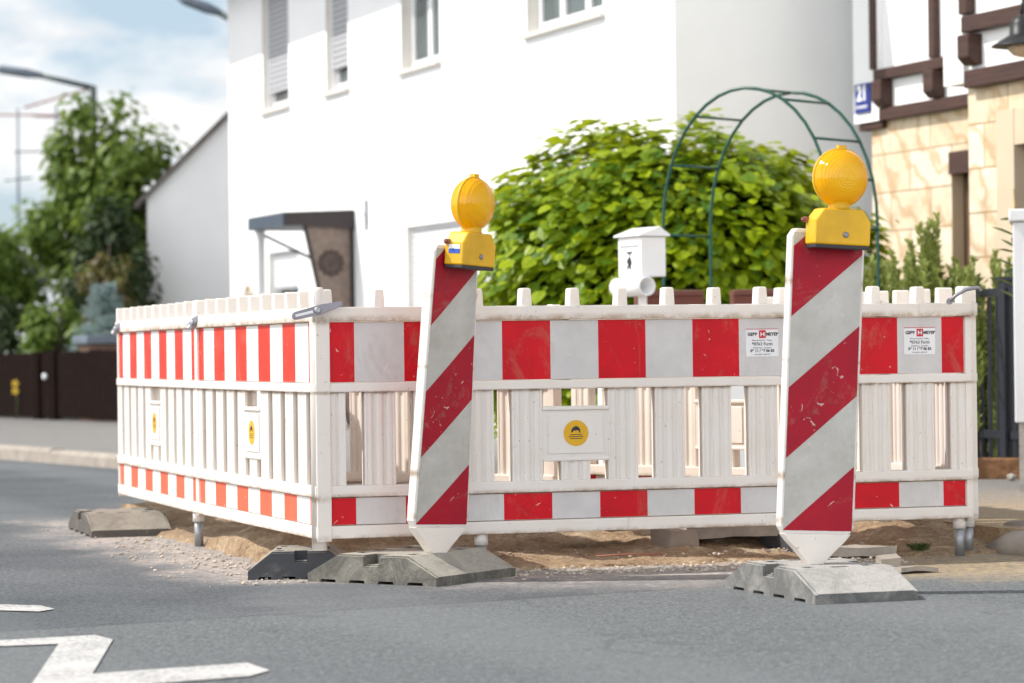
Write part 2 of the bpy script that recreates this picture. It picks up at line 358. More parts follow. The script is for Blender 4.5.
def tube(bm, pts, r, n=8, cap=True, mi=0):
    pts = [Vector(p) for p in pts]; rs = r if isinstance(r, (list, tuple)) else [r] * len(pts)
    rings = []; up = None
    for i, p in enumerate(pts):
        d = (pts[min(i + 1, len(pts) - 1)] - pts[max(i - 1, 0)]).normalized()
        if up is None: up = Vector((0, 0, 1)) if abs(d.z) < .9 else Vector((1, 0, 0))
        a = d.cross(up).normalized(); b = a.cross(d).normalized(); up = b
        rings.append([bm.verts.new(p + (a * math.cos(2*math.pi*k/n) + b * math.sin(2*math.pi*k/n)) * rs[i]) for k in range(n)])
    for i in range(len(rings) - 1):
        for k in range(n):
            f = bm.faces.new((rings[i][k], rings[i][(k+1) % n], rings[i+1][(k+1) % n], rings[i+1][k])); f.smooth = True; f.material_index = mi
    if cap:
        for q in (rings[0][::-1], rings[-1]): bm.faces.new(q).material_index = mi
def lathe(bm, prof, n=28, mtx=None, mi=0):
    """prof: (radius, height) revolved about z"""
    new = []; rings = []
    for r, z in prof:
        ring = [bm.verts.new((r*math.cos(2*math.pi*k/n), r*math.sin(2*math.pi*k/n), z)) for k in range(n)]
        rings.append(ring); new += ring
    for i in range(len(rings) - 1):
        for k in range(n):
            f = bm.faces.new((rings[i][k], rings[i][(k+1) % n], rings[i+1][(k+1) % n], rings[i+1][k])); f.smooth = True; f.material_index = mi
    bm.faces.new(rings[0][::-1]).material_index = mi; bm.faces.new(rings[-1]).material_index = mi
    if mtx: bmesh.ops.transform(bm, matrix=mtx, verts=new)
def prism(bm, poly, h0, h1, axis='y', mi=0):
    """extrude a 2D polygon: axis y -> poly in (x,z); axis x -> (y,z); axis z -> (x,y)"""
    def P(a, b, h): return {'y': (a, h, b), 'x': (h, a, b), 'z': (a, b, h)}[axis]
    A = [bm.verts.new(P(a, b, h0)) for a, b in poly]; B = [bm.verts.new(P(a, b, h1)) for a, b in poly]
    bm.faces.new(A).material_index = mi; bm.faces.new(B[::-1]).material_index = mi
    for i in range(len(A)):
        j = (i + 1) % len(A); bm.faces.new((A[j], A[i], B[i], B[j])).material_index = mi
def fix(bm): bmesh.ops.recalc_face_normals(bm, faces=bm.faces); return bm
def disc(bm, r, n=28, y=0, cx=0, cz=0, mi=0):
    bm.faces.new([bm.verts.new((cx + r*math.cos(-2*math.pi*k/n), y, cz + r*math.sin(-2*math.pi*k/n))) for k in range(n)][::-1]).material_index = mi
def text(body, size, mat, parent, loc, align='CENTER', bold=0, name='lettering', rot=(math.pi/2, 0, 0)):
    c = bpy.data.curves.new(name, 'FONT'); c.body = body; c.size = size; c.align_x = align; c.align_y = 'CENTER'; c.offset = bold
    tmp = bpy.data.objects.new(name, c); COL.objects.link(tmp); bpy.context.view_layer.update()
    me = bpy.data.meshes.new_from_object(tmp.evaluated_get(bpy.context.evaluated_depsgraph_get())); bpy.data.objects.remove(tmp)
    me.materials.clear(); me.materials.append(M[mat]); me.name = name
    o = bpy.data.objects.new(name, me); COL.objects.link(o); o.parent = parent
    o.location = loc; o.rotation_euler = rot; return o
def copy_tree(o, parent=None):
    c = o.copy(); COL.objects.link(c)
    if parent: c.parent = parent
    for ch in list(o.children): copy_tree(ch, c)
    return c

# ------------------------------------------------------------------ setting: road, pavement, kerb, earth, markings
def sheet(name, poly, z, mat):
    bm = BM(); f = bm.faces.new([bm.verts.new((x, y, z)) for x, y in poly]); f.normal_update()
    if f.normal.z < 0: f.normal_flip()
    return tag(link(name, bm, mat), kind='structure')
sheet('road', [(-400, -60), (400, -60), (400, 700), (-400, 700)], 0, 'asphalt')
KERB_FAR = [(-24.0, 62.0), (-8.1, 31.5), (-4.605, 25.52), (-3.75, 24.04), (-3.32, 23.25), (.25, 16.3)]
KERB_NEAR = [(2.02, 12.75), (2.12, 12.45), (2.5, 11.9), (4.9, 7.2), (12, -8)]
PAVE = (KERB_FAR + [(1.25, 15.6), (1.45, 14.4)] + KERB_NEAR + [(300, -8), (300, 200), (-24, 200)])
bm = BM(); prism(bm, PAVE, -.02, .105, 'z'); fix(bm); tag(link('pavement', bm, 'pave'), kind='structure')
def kerb(name, pts, w=.14, h=.12):
    for (ax, ay), (bx, by) in zip(pts[:-1], pts[1:]):
        pass
    bm = BM(); prof = [(0, -.02), (0, h - .03), (.03, h), (w, h), (w, -.02)]
    rings = []
    P = [Vector(p) for p in pts]
    for i, p in enumerate(P):
        d = (P[min(i+1, len(P)-1)] - P[max(i-1, 0)]).normalized(); nrm = Vector((-d.y, d.x))   # to the pavement side
        if nrm.x < 0: nrm = -nrm
        rings.append([bm.verts.new((p.x + nrm.x*(a - w*.5), p.y + nrm.y*(a - w*.5), z)) for a, z in prof])
    for i in range(len(rings)-1):
        for k in range(len(prof)-1): bm.faces.new((rings[i][k], rings[i+1][k], rings[i+1][k+1], rings[i][k+1]))
    bm.faces.new(rings[0]); bm.faces.new(rings[-1]); fix(bm)
    return tag(link(name, bm, 'kerbstone'), kind='structure')
kerb('kerb', KERB_FAR[:3] + [(-4.30, 25.0), (-3.9, 24.31)], h=.125); kerb('kerb', [(-3.9, 24.31), (-3.75, 24.04), (-3.32, 23.25), (.25, 16.3)], h=.112)
# dropped kerb between the two and the rounded kerb by the right end of the fence
bm = BM(); tube(bm, [(2.10, 12.45, .0), (2.17, 12.33, .035), (2.30, 12.16, .04), (2.7, 11.75, .04)], [.05, .065, .07, .07], 12); tag(link('kerb', bm, 'kerbstone'), kind='structure')
bm = BM(); tube(bm, [(2.2, 12.62, .06), (2.32, 12.45, .07), (2.6, 12.2, .07), (2.9, 11.95, .07)], .065, 12); tag(link('kerb', bm, 'kerbstone'), kind='structure')

def earth_sheet():
    bm = BM(); A, B_, C_, D = (-.80, 11.52), (2.16, 12.36), (1.75, 15.85), (-2.15, 15.3)
    nu, nv = 150, 130; g = []
    for j in range(nv + 1):
        row = []
        for i in range(nu + 1):
            a, b = i / nu, j / nv
            x = (A[0]*(1-a) + B_[0]*a)*(1-b) + (D[0]*(1-a) + C_[0]*a)*b
            y = (A[1]*(1-a) + B_[1]*a)*(1-b) + (D[1]*(1-a) + C_[1]*a)*b
            e = min(a, b)
            k = min(1, e / .07)
            n = noise.fractal(Vector((x*2.2, y*2.2, 3)), 1, 2, 5) * .5 + .5
            n2 = noise.fractal(Vector((x*11, y*11, 8)), 1, 2, 4)
            h = .012 + k * (.035 * n + .018 * n2)
            h += .13 * math.exp(-((a-.36)/.16)**2 - ((b-.34)/.10)**2)     # low spoil ridge behind the front fence
            h += .09 * math.exp(-((a-.62)/.10)**2 - ((b-.16)/.06)**2)
            h += .15 * math.exp(-((a-.12)/.12)**2 - ((b-.36)/.13)**2)
            h += .10 * math.exp(-((a-.55)/.35)**2 - ((b-.80)/.16)**2)
            h += .10 * smoothstep(.78, .93, a) * smoothstep(.02, .22, b) + .09 * smoothstep(.8, .95, b)
            h -= .07 * math.exp(-((a-.76)/.08)**2 - ((b-.13)/.05)**2)
            jx = noise.noise(Vector((x*6, y*6, 0))) * .06 * (1-k)
            row.append(bm.verts.new((x + jx, y + noise.noise(Vector((x*6, y*6, 5))) * .06 * (1-k), h if k > 0 else -.004)))
        g.append(row)
    for j in range(nv):
        for i in range(nu): bm.faces.new((g[j][i], g[j][i+1], g[j+1][i+1], g[j+1][i]))
    return tag(link('dug_earth', bm, 'earth', smooth_=True), kind='structure')
def smoothstep(a, b, x):
    t = max(0, min(1, (x-a)/(b-a))); return t*t*(3-2*t)
earth_sheet()

for poly in ([(-3.2, 10.92), (-1.717, 10.30), (-1.642, 10.149), (-1.683, 10.06), (-3.2, 10.70)],
             [(-3.4, 9.42), (-1.636, 9.05), (-1.358, 9.185), (-1.278, 9.029), (-1.20, 8.06), (-.784, 8.296), (-.699, 8.09), (-.745, 7.95), (-1.06, 7.75), (-1.33, 7.80), (-1.432, 8.912), (-1.603, 8.862), (-3.4, 9.20)]):
    bm = BM(); f = bm.faces.new([bm.verts.new((x, y, .004)) for x, y in poly]); f.normal_update()
    if f.normal.z < 0: f.normal_flip()
    bmesh.ops.triangulate(bm, faces=bm.faces)
    tag(link('road_marking', bm, 'paint'), kind='structure')

# loose stones around the dig (nobody could count them)
def blob(bm, c, r, seed, flat=.7):
    rnd = random.Random(seed); v = bmesh.ops.create_icosphere(bm, subdivisions=1, radius=r)['verts']
    rot = Matrix.Rotation(rnd.random()*6, 3, 'Z')
    for q in v:
        k = 1 + .35 * noise.noise(q.co.normalized()*1.7 + Vector((seed*.37, 0, 0)))
        q.co = rot @ Vector((q.co.x*k*1.25, q.co.y*k*.85, q.co.z*k*flat)) + Vector(c)
bm = BM(); rnd = random.Random(3)
for i in range(2600):
    u = rnd.random()
    if u < .50:
        t = rnd.random()**.8 * 2.35 + .1; o = rnd.gauss(-.02, .13)
        x, y = -.745 + .961*t - .276*o, 11.36 + .276*t + .961*o
    elif u < .85:
        t = rnd.random()*4.2; o = rnd.gauss(-.13, .15)
        x, y = -.76 - .322*t + .944*o, 11.2 + .944*t + .33*o
    else:
        x, y = rnd.uniform(-.4, 1.8), rnd.uniform(12.1, 13.4)
    r = .0025 + .0085 * rnd.random()**4
    blob(bm, (x, y, r*.5 + (.03 if y > 11.5 + x*.287 + .3 and x > -.6 else .0)), r, i)
tag(link('gravel', bm, 'pebble', smooth_=False), kind='stuff')

# rubble inside the fence
def rubble(label, loc, size, rz, tilt, mat='concrete', seed=1, name='concrete_block'):
    bm = BM(); box(bm, -size[0]/2, size[0]/2, -size[1]/2, size[1]/2, 0, size[2])
    bmesh.ops.subdivide_edges(bm, edges=bm.edges, cuts=4, use_grid_fill=True)
    for v in bm.verts:
        v.co += Vector((noise.noise(v.co*9 + Vector((seed, 0, 0))), noise.noise(v.co*9 + Vector((0, seed, 4))), noise.noise(v.co*9 + Vector((3, 0, seed))))) * .022
    o = link(name, bm, mat, smooth_=False); o.location = loc; o.rotation_euler = (R(tilt[0]), R(tilt[1]), R(rz))
    return tag(o, label, 'rubble')
rubble('broken concrete slab bridging a dark hollow under the fence', (.98, 12.50, .095), (.46, .34, .06), 8, (3, -2), seed=2, name='concrete_slab')
rubble('tan sandstone chunk propping the left end of the concrete slab', (.70, 12.36, .02), (.14, .20, .105), 20, (0, 0), 'kerbstone', seed=5, name='stone_chunk')
rubble('flat dark paving piece lying on the spoil left of the stone chunk', (.36, 12.52, .125), (.34, .2, .035), 12, (4, 3), 'base_dark', seed=9, name='paving_piece')
rubble('grey lump of asphalt beneath the right end of the concrete slab', (1.22, 12.42, .0), (.2, .2, .10), 40, (0, 0), 'base_dark', seed=12, name='asphalt_lump')
rubble('long pale kerb piece lying behind the striped guide board at right', (1.42, 12.18, .01), (.42, .12, .04), 14, (0, 2), 'kerbstone', seed=15, name='kerb_piece')
rubble('small flat stone lying on the sand right of the grey base plate', (1.58, 11.35, .0), (.17, .10, .018), 30, (0, 4), 'kerbstone', seed=21, name='flat_stone')
rubble('dark stone lump lying on the sand right of the grey base plate', (1.52, 11.62, .0), (.09, .07, .045), 10, (0, 0), 'kerbstone', seed=25, name='stone_lump')
bm = BM(); tube(bm, [(.34, 11.86, .045), (.47, 11.88, .05), (.62, 11.92, .045)], .004, 6)
tag(link('metal_rod', bm, 'rust'), 'thin rusty rod lying on the earth below the front fence', 'rod')
for i, (x, y) in enumerate(((1.62, 12.3), (1.75, 12.32))):
    bm = BM(); rnd = random.Random(40+i)
    for k in range(90):
        a = rnd.uniform(0, 6.28); l = rnd.uniform(.012, .034); t = rnd.uniform(.2, 1.4)
        p = Vector((rnd.gauss(0, .018), rnd.gauss(0, .014), 0)); q = p + Vector((math.cos(a)*l*t, math.sin(a)*l*t, l)); w = Vector((-math.sin(a), math.cos(a), 0))*.0016
        bm.faces.new([bm.verts.new(c) for c in (p-w, p+w, (p+q)/2+w+Vector((0,0,.01)), q, (p+q)/2-w+Vector((0,0,.01)))])
    o = link('weed_tuft', bm, 'leaf_sprig' if i else 'straw'); o.location = (x, y, .02)
    tag(o, ('dry straw coloured weed tuft under the right fence end', 'green weed tuft beside the steel feet of the fence')[i], 'weed')

# ------------------------------------------------------------------ site fence panels
W = .205
def fence_panel(label, loc, rz, n=10, rear_disc=False, sticker=False, tall_left=False, clamp=None, feet=(.22, -.22), lift=0, stubs=True, film='sheet', pl_='plastic'):
    L = .07 + n * W - (0 if n == 10 else 0)
    root = thing('barrier_fence', label, 'barrier', (loc[0], loc[1], lift), rz, 'red and white plastic fence panels round the dig')
    bm = BM()
    # rails
    box(bm, .004, L-.004, -.034, .034, .163, .214); box(bm, .004, L-.004, -.019, .019, .216, .326)
    box(bm, .004, L-.004, -.036, .036, .328, .374); box(bm, .004, L-.004, -.036, .036, .747, .784)
    box(bm, .004, L-.004, -.019, .019, .786, 1.029); box(bm, .004, L-.004, -.040, .040, 1.031, 1.088)
    box(bm, 0, .031, -.030, .030, .152, 1.10); box(bm, L-.031, L, -.030, .030, .152, 1.10)
    def slat(x0, x1, z0=.372, z1=.749):
        box(bm, x0, x1, -.016, .016, z0, z1)
        w = x1 - x0; k = max(1, round(w / .046))
        for i in range(k):
            c = x0 + (i + .5) * w / k
            prism(bm, [(c-.017, -.0155), (c-.008, -.0235), (c+.008, -.0235), (c+.017, -.0155)], z0, z1, 'z')
            prism(bm, [(c-.017, .0155), (c-.008, .0235), (c+.008, .0235), (c+.017, .0155)], z0, z1, 'z')
        box(bm, x0, x0+.012, -.025, .033, z0, z1); box(bm, x1-.012, x1, -.025, .033, z0, z1)
    bs = [.035 + W/2 + W*k for k in range(n)]
    mid = n // 2; ow = .038
    full = n >= 8
    edges = [(.030, bs[0]-ow)]
    for k in range(n-1):
        if not (full and k == mid-1): edges.append((bs[k]+ow, bs[k+1]-ow))
    edges.append((bs[-1]+ow, L-.030))
    for a, b in edges: slat(a, b)
    if full:
        a, b = bs[mid-1]-ow, bs[mid]+ow
        box(bm, a-.002, b+.002, -.024, .024, .458, .674)
        box(bm, a-.002, b+.002, -.034, .034, .660, .676); box(bm, a-.002, b+.002, -.031, .031, .452, .466)
        slat(a+.078, b-.078, .372, .455)
    # castellation stubs on the top rail
    for k in range(n + 1 if stubs else 0):
        c = .035 + W*k if 0 < k < n else (.026 if k == 0 else L-.026)
        h = 1.16 + random.uniform(-.002, .002)
        prism(bm, [(c-.023, 1.087), (c+.023, 1.087), (c+.019, h-.006), (c+.014, h), (c-.014, h), (c-.019, h-.006)], -.034, .034, 'y')
    fix(bm)
    body = link('frame', bm, pl_, root, bevel=.004)
    for z0, z1, nm in ((.788, 1.027, 'upper_reflective_strip'), (.218, .324, 'lower_reflective_strip')):
        bm = BM(); box(bm, .035, L-.035, -.0215, .0215, z0, z1)
        s = link(nm, bm, film, root)
    if full:
        xc = .035 + W*mid; zp = .565
        for sy, nm in ((-1, 'sign_plate'), (1, 'sign_plate')):
            bm = BM(); box(bm, xc-.118, xc+.118, min(sy*.0245, sy*.029), max(sy*.0245, sy*.029), .482, .645)
            pl = link(nm, bm, pl_, root, bevel=.004)
            for rx, rz_ in ((-.105, .614), (-.105, .515), (.105, .625), (.105, .505), (-.028, .630), (-.012, .498)):
                bm = BM(); lathe(bm, [(.005, 0), (.005, .002), (.002, .0035)], 8, Matrix.Translation((xc+rx, sy*.0285, rz_)) @ Matrix.Rotation(R(90*sy*-1)*-1, 4, 'X'))
                fix(bm); link('rivet', bm, 'darkplastic', pl)
            bm = BM(); disc(bm, .053, 32, 0); fix(bm)
            ds = link('round_sticker', bm, ['sticker_yellow'], pl); ds.location = (xc, sy*.0301, zp)
            bm = BM()   # small dark emblem and two fine lines
            yy = sy*.0009
            prism(bm, [(-.021, .004), (-.019, .016), (-.012, .024), (0, .030), (.012, .024), (.018, .014), (.018, .002), (.013, .002), (.012, .010), (.004, .012), (-.004, .010), (-.010, .012), (-.014, .004)], min(0, yy), max(0, yy), 'y')
            for zz, ww in ((-.006, .026), (-.014, .032), (-.022, .026)): box(bm, -ww, ww, min(0, yy), max(0, yy), zz-.0014, zz+.0014)
            fix(bm); link('emblem', bm, 'ink', ds)
    for fx in feet:
        x = fx if fx >= 0 else L + fx
        bm = BM(); tube(bm, [(x, 0, -lift-.005 if lift else .0), (x, 0, .13)], .0215, 14); f = link('foot', bm, 'zinc', root)
        bm = BM(); tube(bm, [(x, 0, .118), (x, 0, .170)], .028, 14); link('sleeve', bm, 'plastic', f)
    if sticker:
        xs = L - .035 - W*1.5 + W*.5 - W*.5 + (.01 if n == 10 else 0); y = -.0228
        xs = .035 + W*(n-1)
        bm = BM(); box(bm, xs-.072, xs+.072, y-.0006, y+.0012, .868, .982); lb = link('info_label', bm, 'white_label', root)
        bm = BM(); box(bm, xs-.014, xs+.016, y-.0016, y-.0007, .945, .978); box(bm, xs-.0725, xs+.0725, y-.0014, y-.0007, .9815, .984); link('logo_square', bm, 'label_red', lb)
        bm = BM(); box(bm, xs-.008, xs-.004, y-.0024, y-.0017, .953, .970); box(bm, xs+.006, xs+.010, y-.0024, y-.0017, .953, .970); box(bm, xs-.004, xs+.006, y-.0024, y-.0017, .9595, .9635); link('logo_letter', bm, 'white_label', lb)
        text('GEBR', .0185, 'ink', lb, (xs-.043, y-.0015, .961), bold=.0007); text('MEYER', .0185, 'ink', lb, (xs+.045, y-.0015, .961), bold=.0007)
        text('Bauunternehmen  Tiefbau', .0085, 'ink', lb, (xs, y-.0015, .936))
        text('90763 Fürth', .0185, 'ink', lb, (xs, y-.0015, .920), bold=.0002); text('Straßenbau · Kanalbau', .009, 'ink', lb, (xs, y-.0015, .905))
        text('09 11 / 97 06 83', .016, 'ink', lb, (xs, y-.0015, .892), bold=.0005); text('www.gebr-meyer.de', .0085, 'ink', lb, (xs, y-.0015, .878))
    if tall_left:
        bm = BM(); tube(bm, [(-.012, -.012, .118), (-.012, -.012, 1.150), (-.012, -.012, 1.168)], [.031, .031, .024], 16); link('corner_post', bm, 'plastic', root)
    return root
PA = 16.0
OX, OY = -.770, 11.37
front = fence_panel('long front fence panel with red and grey stripes behind the left guide board', (OX, OY), PA, 10, sticker=True, tall_left=True, feet=(.66,))
front['group'] = 'red and white plastic fence panels round the dig'
ca, sa = math.cos(R(PA)), math.sin(R(PA))
def along(t, back=0): return (OX + ca*t - sa*back, OY + sa*t + ca*back)
doubled = fence_panel('glow tinted spare fence panel standing askew inside the dig behind the round sticker panel', (.29, 13.27), -40, 8, feet=(.2, -.25), stubs=False, pl_='plastic_glow')  # both spares angled to catch sun and brighten the front gaps
short = fence_panel('short front fence panel with info label right of the right guide board', along(1.985, .095), PA, 4, sticker=True, feet=(-.055,), lift=.0)
near_left = fence_panel('sunlit side fence panel nearest the front corner post, narrow bright red stripes', (-1.455, 13.33), -70.7, 10, feet=(), film='sheet_glare')
far_left = fence_panel('sunlit side fence panel at the far left end over the brown base plate', (-2.102, 15.346), -72.2, 10, feet=(2.0,), film='sheet_glare')
right_side = fence_panel('fence panel running back from the right end of the short panel', (1.985, 12.32), 109.3, 10, feet=(.04, -.3))
spare = fence_panel('short glow tinted spare fence panel just inside the corner behind the left guide board', (-.86, 12.86), -36, 6, feet=(.2,), stubs=False, pl_='plastic_glow')
# steel clamp levers that couple the panels
def clamp(label, loc, rz, length=.21, tilt=14):
    t = thing('coupling_clamp', label, 'clamp', loc, rz, 'steel coupling clamps on the fence tops')
    mt = Matrix.Rotation(R(-tilt), 4, 'Y')
    bm = BM(); a, h = length*.26, .016
    pts = [(-length*.5 + .016 + h*math.cos(q), h*math.sin(q)) for q in [math.pi/2 + k*math.pi/8 for k in range(9)]] + [(a*.2, -.020), (length*.5, -.008), (length*.5, .010), (a*.4, .019)]
    prism(bm, pts, -.013, .003, 'y'); fix(bm); bmesh.ops.transform(bm, matrix=mt, verts=bm.verts); link('lever', bm, 'hook', t, bevel=.002)
    bm = BM(); prism(bm, [(-length*.44, -.004), (-.02, -.006), (-.02, .005), (-length*.44, .006)], -.0155, -.0135, 'y'); fix(bm); bmesh.ops.transform(bm, matrix=mt, verts=bm.verts); link('slot', bm, 'white_label', t)
    bm = BM(); lathe(bm, [(.014, 0), (.014, .006), (.008, .009)], 14, mt @ Matrix.Translation((.0, -.013, 0)) @ Matrix.Rotation(R(90), 4, 'X')); fix(bm); link('pivot', bm, 'zinc', t)
    return t
clamp('large steel clamp lever at the front corner post of the fence', (-.772, 11.28, 1.075), 16)
clamp('small steel clamp where the two sunlit side panels meet', (-1.478, 13.26, 1.055), -50, .10, 30)
clamp('small steel clamp on the far left end of the side fence', (-2.11, 15.22, 1.05), -50, .10, 30)
t = thing('fence_hook', 'bent grey steel hook at the right end of the short fence panel', 'hook', (1.965, 12.15, 1.09))
bm = BM(); tube(bm, [(-.10, -.045, .005), (-.07, -.046, .030), (-.03, -.046, .052), (.02, -.046, .060), (.035, -.046, .045)], .008, 8); link('rod', bm, 'hook', t)
bm = BM(); lathe(bm, [(.014, 0), (.014, .012)], 12, Matrix.Translation((-.10, -.035, .003)) @ Matrix.Rotation(R(90), 4, 'X')); fix(bm); link('eye', bm, 'hook', t)

# ------------------------------------------------------------------ base plates (recycled rubber), guide boards, warning lamps
def base_plate(label, loc, rz, mat, lift=0, sx=1, sy=1):
    """long axis = local y (board normal), width .4 = local x"""
    root = thing('base_plate', label, 'base plate', (loc[0], loc[1], lift), rz, 'recycled rubber base plates on the road')
    def prof(notches, edge=0):
        top = []
        H = .112 - edge
        pts = [(-.40, 0), (-.40, .036 - edge*.5), (-.215, H)]
        for a, b, d in notches: pts += [(a, H), (a + .004, H-d), (b - .004, H-d), (b, H)]
        pts += [(.215, H), (.40, .036 - edge*.5), (.40, 0)]
        # feet gaps underneath
        for c in (.27, .09, -.09, -.27): pts += [(c+.05, 0), (c+.045, .012), (c-.045, .012), (c-.05, 0)]
        return pts
    strips = [(-.200, -.188, [(-.05, .05, .038)], .006), (-.188, -.135, [(-.05, .05, .038)], 0), (-.135, -.095, [(-.185, -.135, .03), (.135, .185, .03)], 0),
              (-.095, -.035, [], 0), (-.035, .035, [(-.205, -.165, .05), (.165, .205, .05)], 0), (.035, .095, [], 0),
              (.095, .135, [(-.185, -.135, .03), (.135, .185, .03)], 0), (.135, .188, [(-.05, .05, .038)], 0), (.188, .200, [(-.05, .05, .038)], .006)]
    bm = BM()
    for x0, x1, nt_, e in strips: prism(bm, prof(nt_, e), x0, x1, 'x')
    fix(bm); o = link('block', bm, mat, root)
    for v in o.data.vertices: v.co.x *= sx; v.co.y *= sy
    for s in (-1, 1) if sx == 1 else ():
        bm = BM(); box(bm, s*.165-.022, s*.165+.022, -.010, .010, .072, .082); link('grip_bar', bm, mat, root)
    return root
def guide_board(label, loc, rz, lean, twist=0):
    """tip at local origin, plate .295 wide, front face to -y"""
    root = thing('guide_board', label, 'guide board', loc, rz, 'striped guide boards with amber lamps')
    root.rotation_euler = Matrix.Rotation(R(rz), 4, 'Z').to_euler()
    # lean about the viewing direction
    q = Matrix.Rotation(R(lean), 4, 'Y') @ Matrix.Rotation(R(rz), 4, 'Z'); root.rotation_euler = q.to_euler()
    hw, th, z0, z1 = .1475, .023, .112, 1.226
    def tw(bm):
        if twist:
            for v in bm.verts:
                f = max(0, (v.co.z - .1) / 1.12)
                v.co = Matrix.Rotation(R(twist * f), 3, 'Z') @ v.co
        return bm
    def loft(bm, hw, th, z0, z1, cut, nz=18, mi=0):
        rows = []
        for i in range(nz + 1):
            z = z0 + (z1-z0)*i/nz; rows.append(z)
        zs = rows
        rings = []
        for z in zs:
            c = 0
            if cut:
                d = min(z - z0, z1 - z)
                if d < cut: c = cut - math.sqrt(max(0, cut*cut - (cut-d)**2))
            w = hw - c
            rings.append([bm.verts.new(p) for p in ((-w, -th, z), (w, -th, z), (w, th, z), (-w, th, z))])
        for a, b in zip(rings[:-1], rings[1:]):
            for k in range(4): bm.faces.new((a[k], a[(k+1) % 4], b[(k+1) % 4], b[k]))
        bm.faces.new(rings[0][::-1]); bm.faces.new(rings[-1])
    bm = BM(); loft(bm, hw, th, z0, z1, .018, 40); fix(bm); tw(bm); link('panel', bm, 'plastic', root, bevel=.007, seg=3)
    for s, nm in ((-1, 'front_sheeting'), (1, 'rear_sheeting')):
        bm = BM(); w = .1365; n = 26; prev = None
        for i in range(n + 1):
            z = z0 + .014 + (z1 - z0 - .028)*i/n
            cur = [bm.verts.new((-w, s*(th+.0015), z)), bm.verts.new((w, s*(th+.0015), z))]
            if prev: bm.faces.new((prev[0], prev[1], cur[1], cur[0]) if s < 0 else (prev[1], prev[0], cur[0], cur[1]))
            prev = cur
        tw(bm); link(nm, bm, 'diag', root)
    # funnel foot
    bm = BM(); rings = []
    for z, w, t_ in ((-.02, .022, .022), (.0, .026, .024), (.05, .072, .026), (.085, .110, .025), (.114, .135, .0245)):
        rings.append([bm.verts.new(p) for p in ((-w, -t_, z), (-w*.3, -t_-.004, z), (w*.3, -t_-.004, z), (w, -t_, z), (w, t_, z), (-w, t_, z))])
    for a, b in zip(rings[:-1], rings[1:]):
        for k in range(6): bm.faces.new((a[k], a[(k+1) % 6], b[(k+1) % 6], b[k]))
    bm.faces.new(rings[0][::-1]); bm.faces.new(rings[-1]); fix(bm); link('spigot', bm, 'plastic', root, bevel=.003)
    return root
def warning_lamp(label, board, twist, dz=0, sticker=False):
    """built in the board's own axes, then placed in the world"""
    root = thing('warning_lamp', label, 'warning lamp', group='amber lamps on the guide boards')
    root.matrix_world = board.matrix_basis @ Matrix.Rotation(R(twist), 4, 'Z') @ Matrix.Translation((.012, -.078, 1.148 + dz))
    bm = BM()   # housing
    prism(bm, [(-.110, .020), (.110, .020), (.110, .108), (.078, .152), (-.078, .152), (-.110, .108)], -.046, .046, 'y'); fix(bm)
    link('housing', bm, 'yellow', root, bevel=.008, seg=3)
    bm = BM(); box(bm, -.106, .106, -.043, .043, .007, .021); link('battery_tray', bm, 'darkplastic', root, bevel=.003)
    bm = BM(); lathe(bm, [(.011, 0), (.011, .004), (.006, .007)], 14, Matrix.Translation((.01, -.046, .058)) @ Matrix.Rotation(R(90), 4, 'X')); fix(bm); link('screw', bm, 'hook', root)
    if sticker:
        bm = BM(); box(bm, -.1114, -.1106, -.030, .024, .083, .100, 1); box(bm, -.1114, -.1106, -.030, .024, .065, .083, 0); link('side_sticker', bm, ['label_blue', 'white_label'], root)
    bm = BM(); box(bm, -.04, .04, .040, .060, .01, .09); link('mounting_clip', bm, 'yellow', root, bevel=.004)
    bm = BM(); lathe(bm, [(.045, .148), (.040, .160), (.042, .176)], 24); link('lens_neck', bm, 'yellow', root)
    # lens: two shallow bowls and the rim between them, axis along y
    Lp = thing('x', None, None) if False else None
    zc = .266; prof = []
    for k in range(15):
        a = -math.pi/2 + math.pi*k/14; prof.append((max(.003, .105*math.cos(a)**.80), .072*math.sin(a)))
    bm = BM(); lathe(bm, prof, 44, Matrix.Rotation(R(90), 4, 'X')); fix(bm)
    ln = link('lens', bm, 'lens', root); ln.location = (0, 0, zc)
    bm = BM(); lathe(bm, [(.104, -.006), (.1085, -.006), (.1085, .006), (.104, .006)], 44, Matrix.Rotation(R(90), 4, 'X')); box(bm, -.015, .015, -.012, .012, .104, .118); fix(bm)
    link('lens_rim', bm, 'yellow', ln)
    bm = BM(); lathe(bm, [(.007, 0), (.007, .010), (.003, .014)], 12, Matrix.Translation((-.120, .03, .11)) @ Matrix.Rotation(R(-90), 4, 'Y')); box(bm, -.120, -.108, .02, .04, .10, .12); fix(bm); link('lock_pin', bm, 'rust', root)
    return root
base_plate('dark base plate in shade under the front corner of the fence', (-.86, 11.585), 91, 'base_dark', sx=.98, sy=.53)
base_plate('tan dusty base plate carrying the left guide board', (-.41, 11.354), 57, 'base_tan', sx=1.4, sy=.775)
base_plate('grey base plate carrying the right guide board', (1.112, 10.43), 19, 'base_grey')
base_plate('brown grey base plate under the far left end of the fence', (-2.03, 14.60), 17, 'base_far')
gb1 = guide_board('slightly twisted guide board leaning right on the tan base plate', (-.313, 11.25, .098), 44, 3.9, 11)
gb2 = guide_board('large right guide board with diagonal stripes on the grey base plate', (1.093, 10.41, .108), 18, 2.9)
warning_lamp('amber lamp turned aside with blue and white sticker, on the left guide board', gb1, 11, -.018, True)
warning_lamp('amber lamp with round lens facing the street, on the right guide board', gb2, 0)

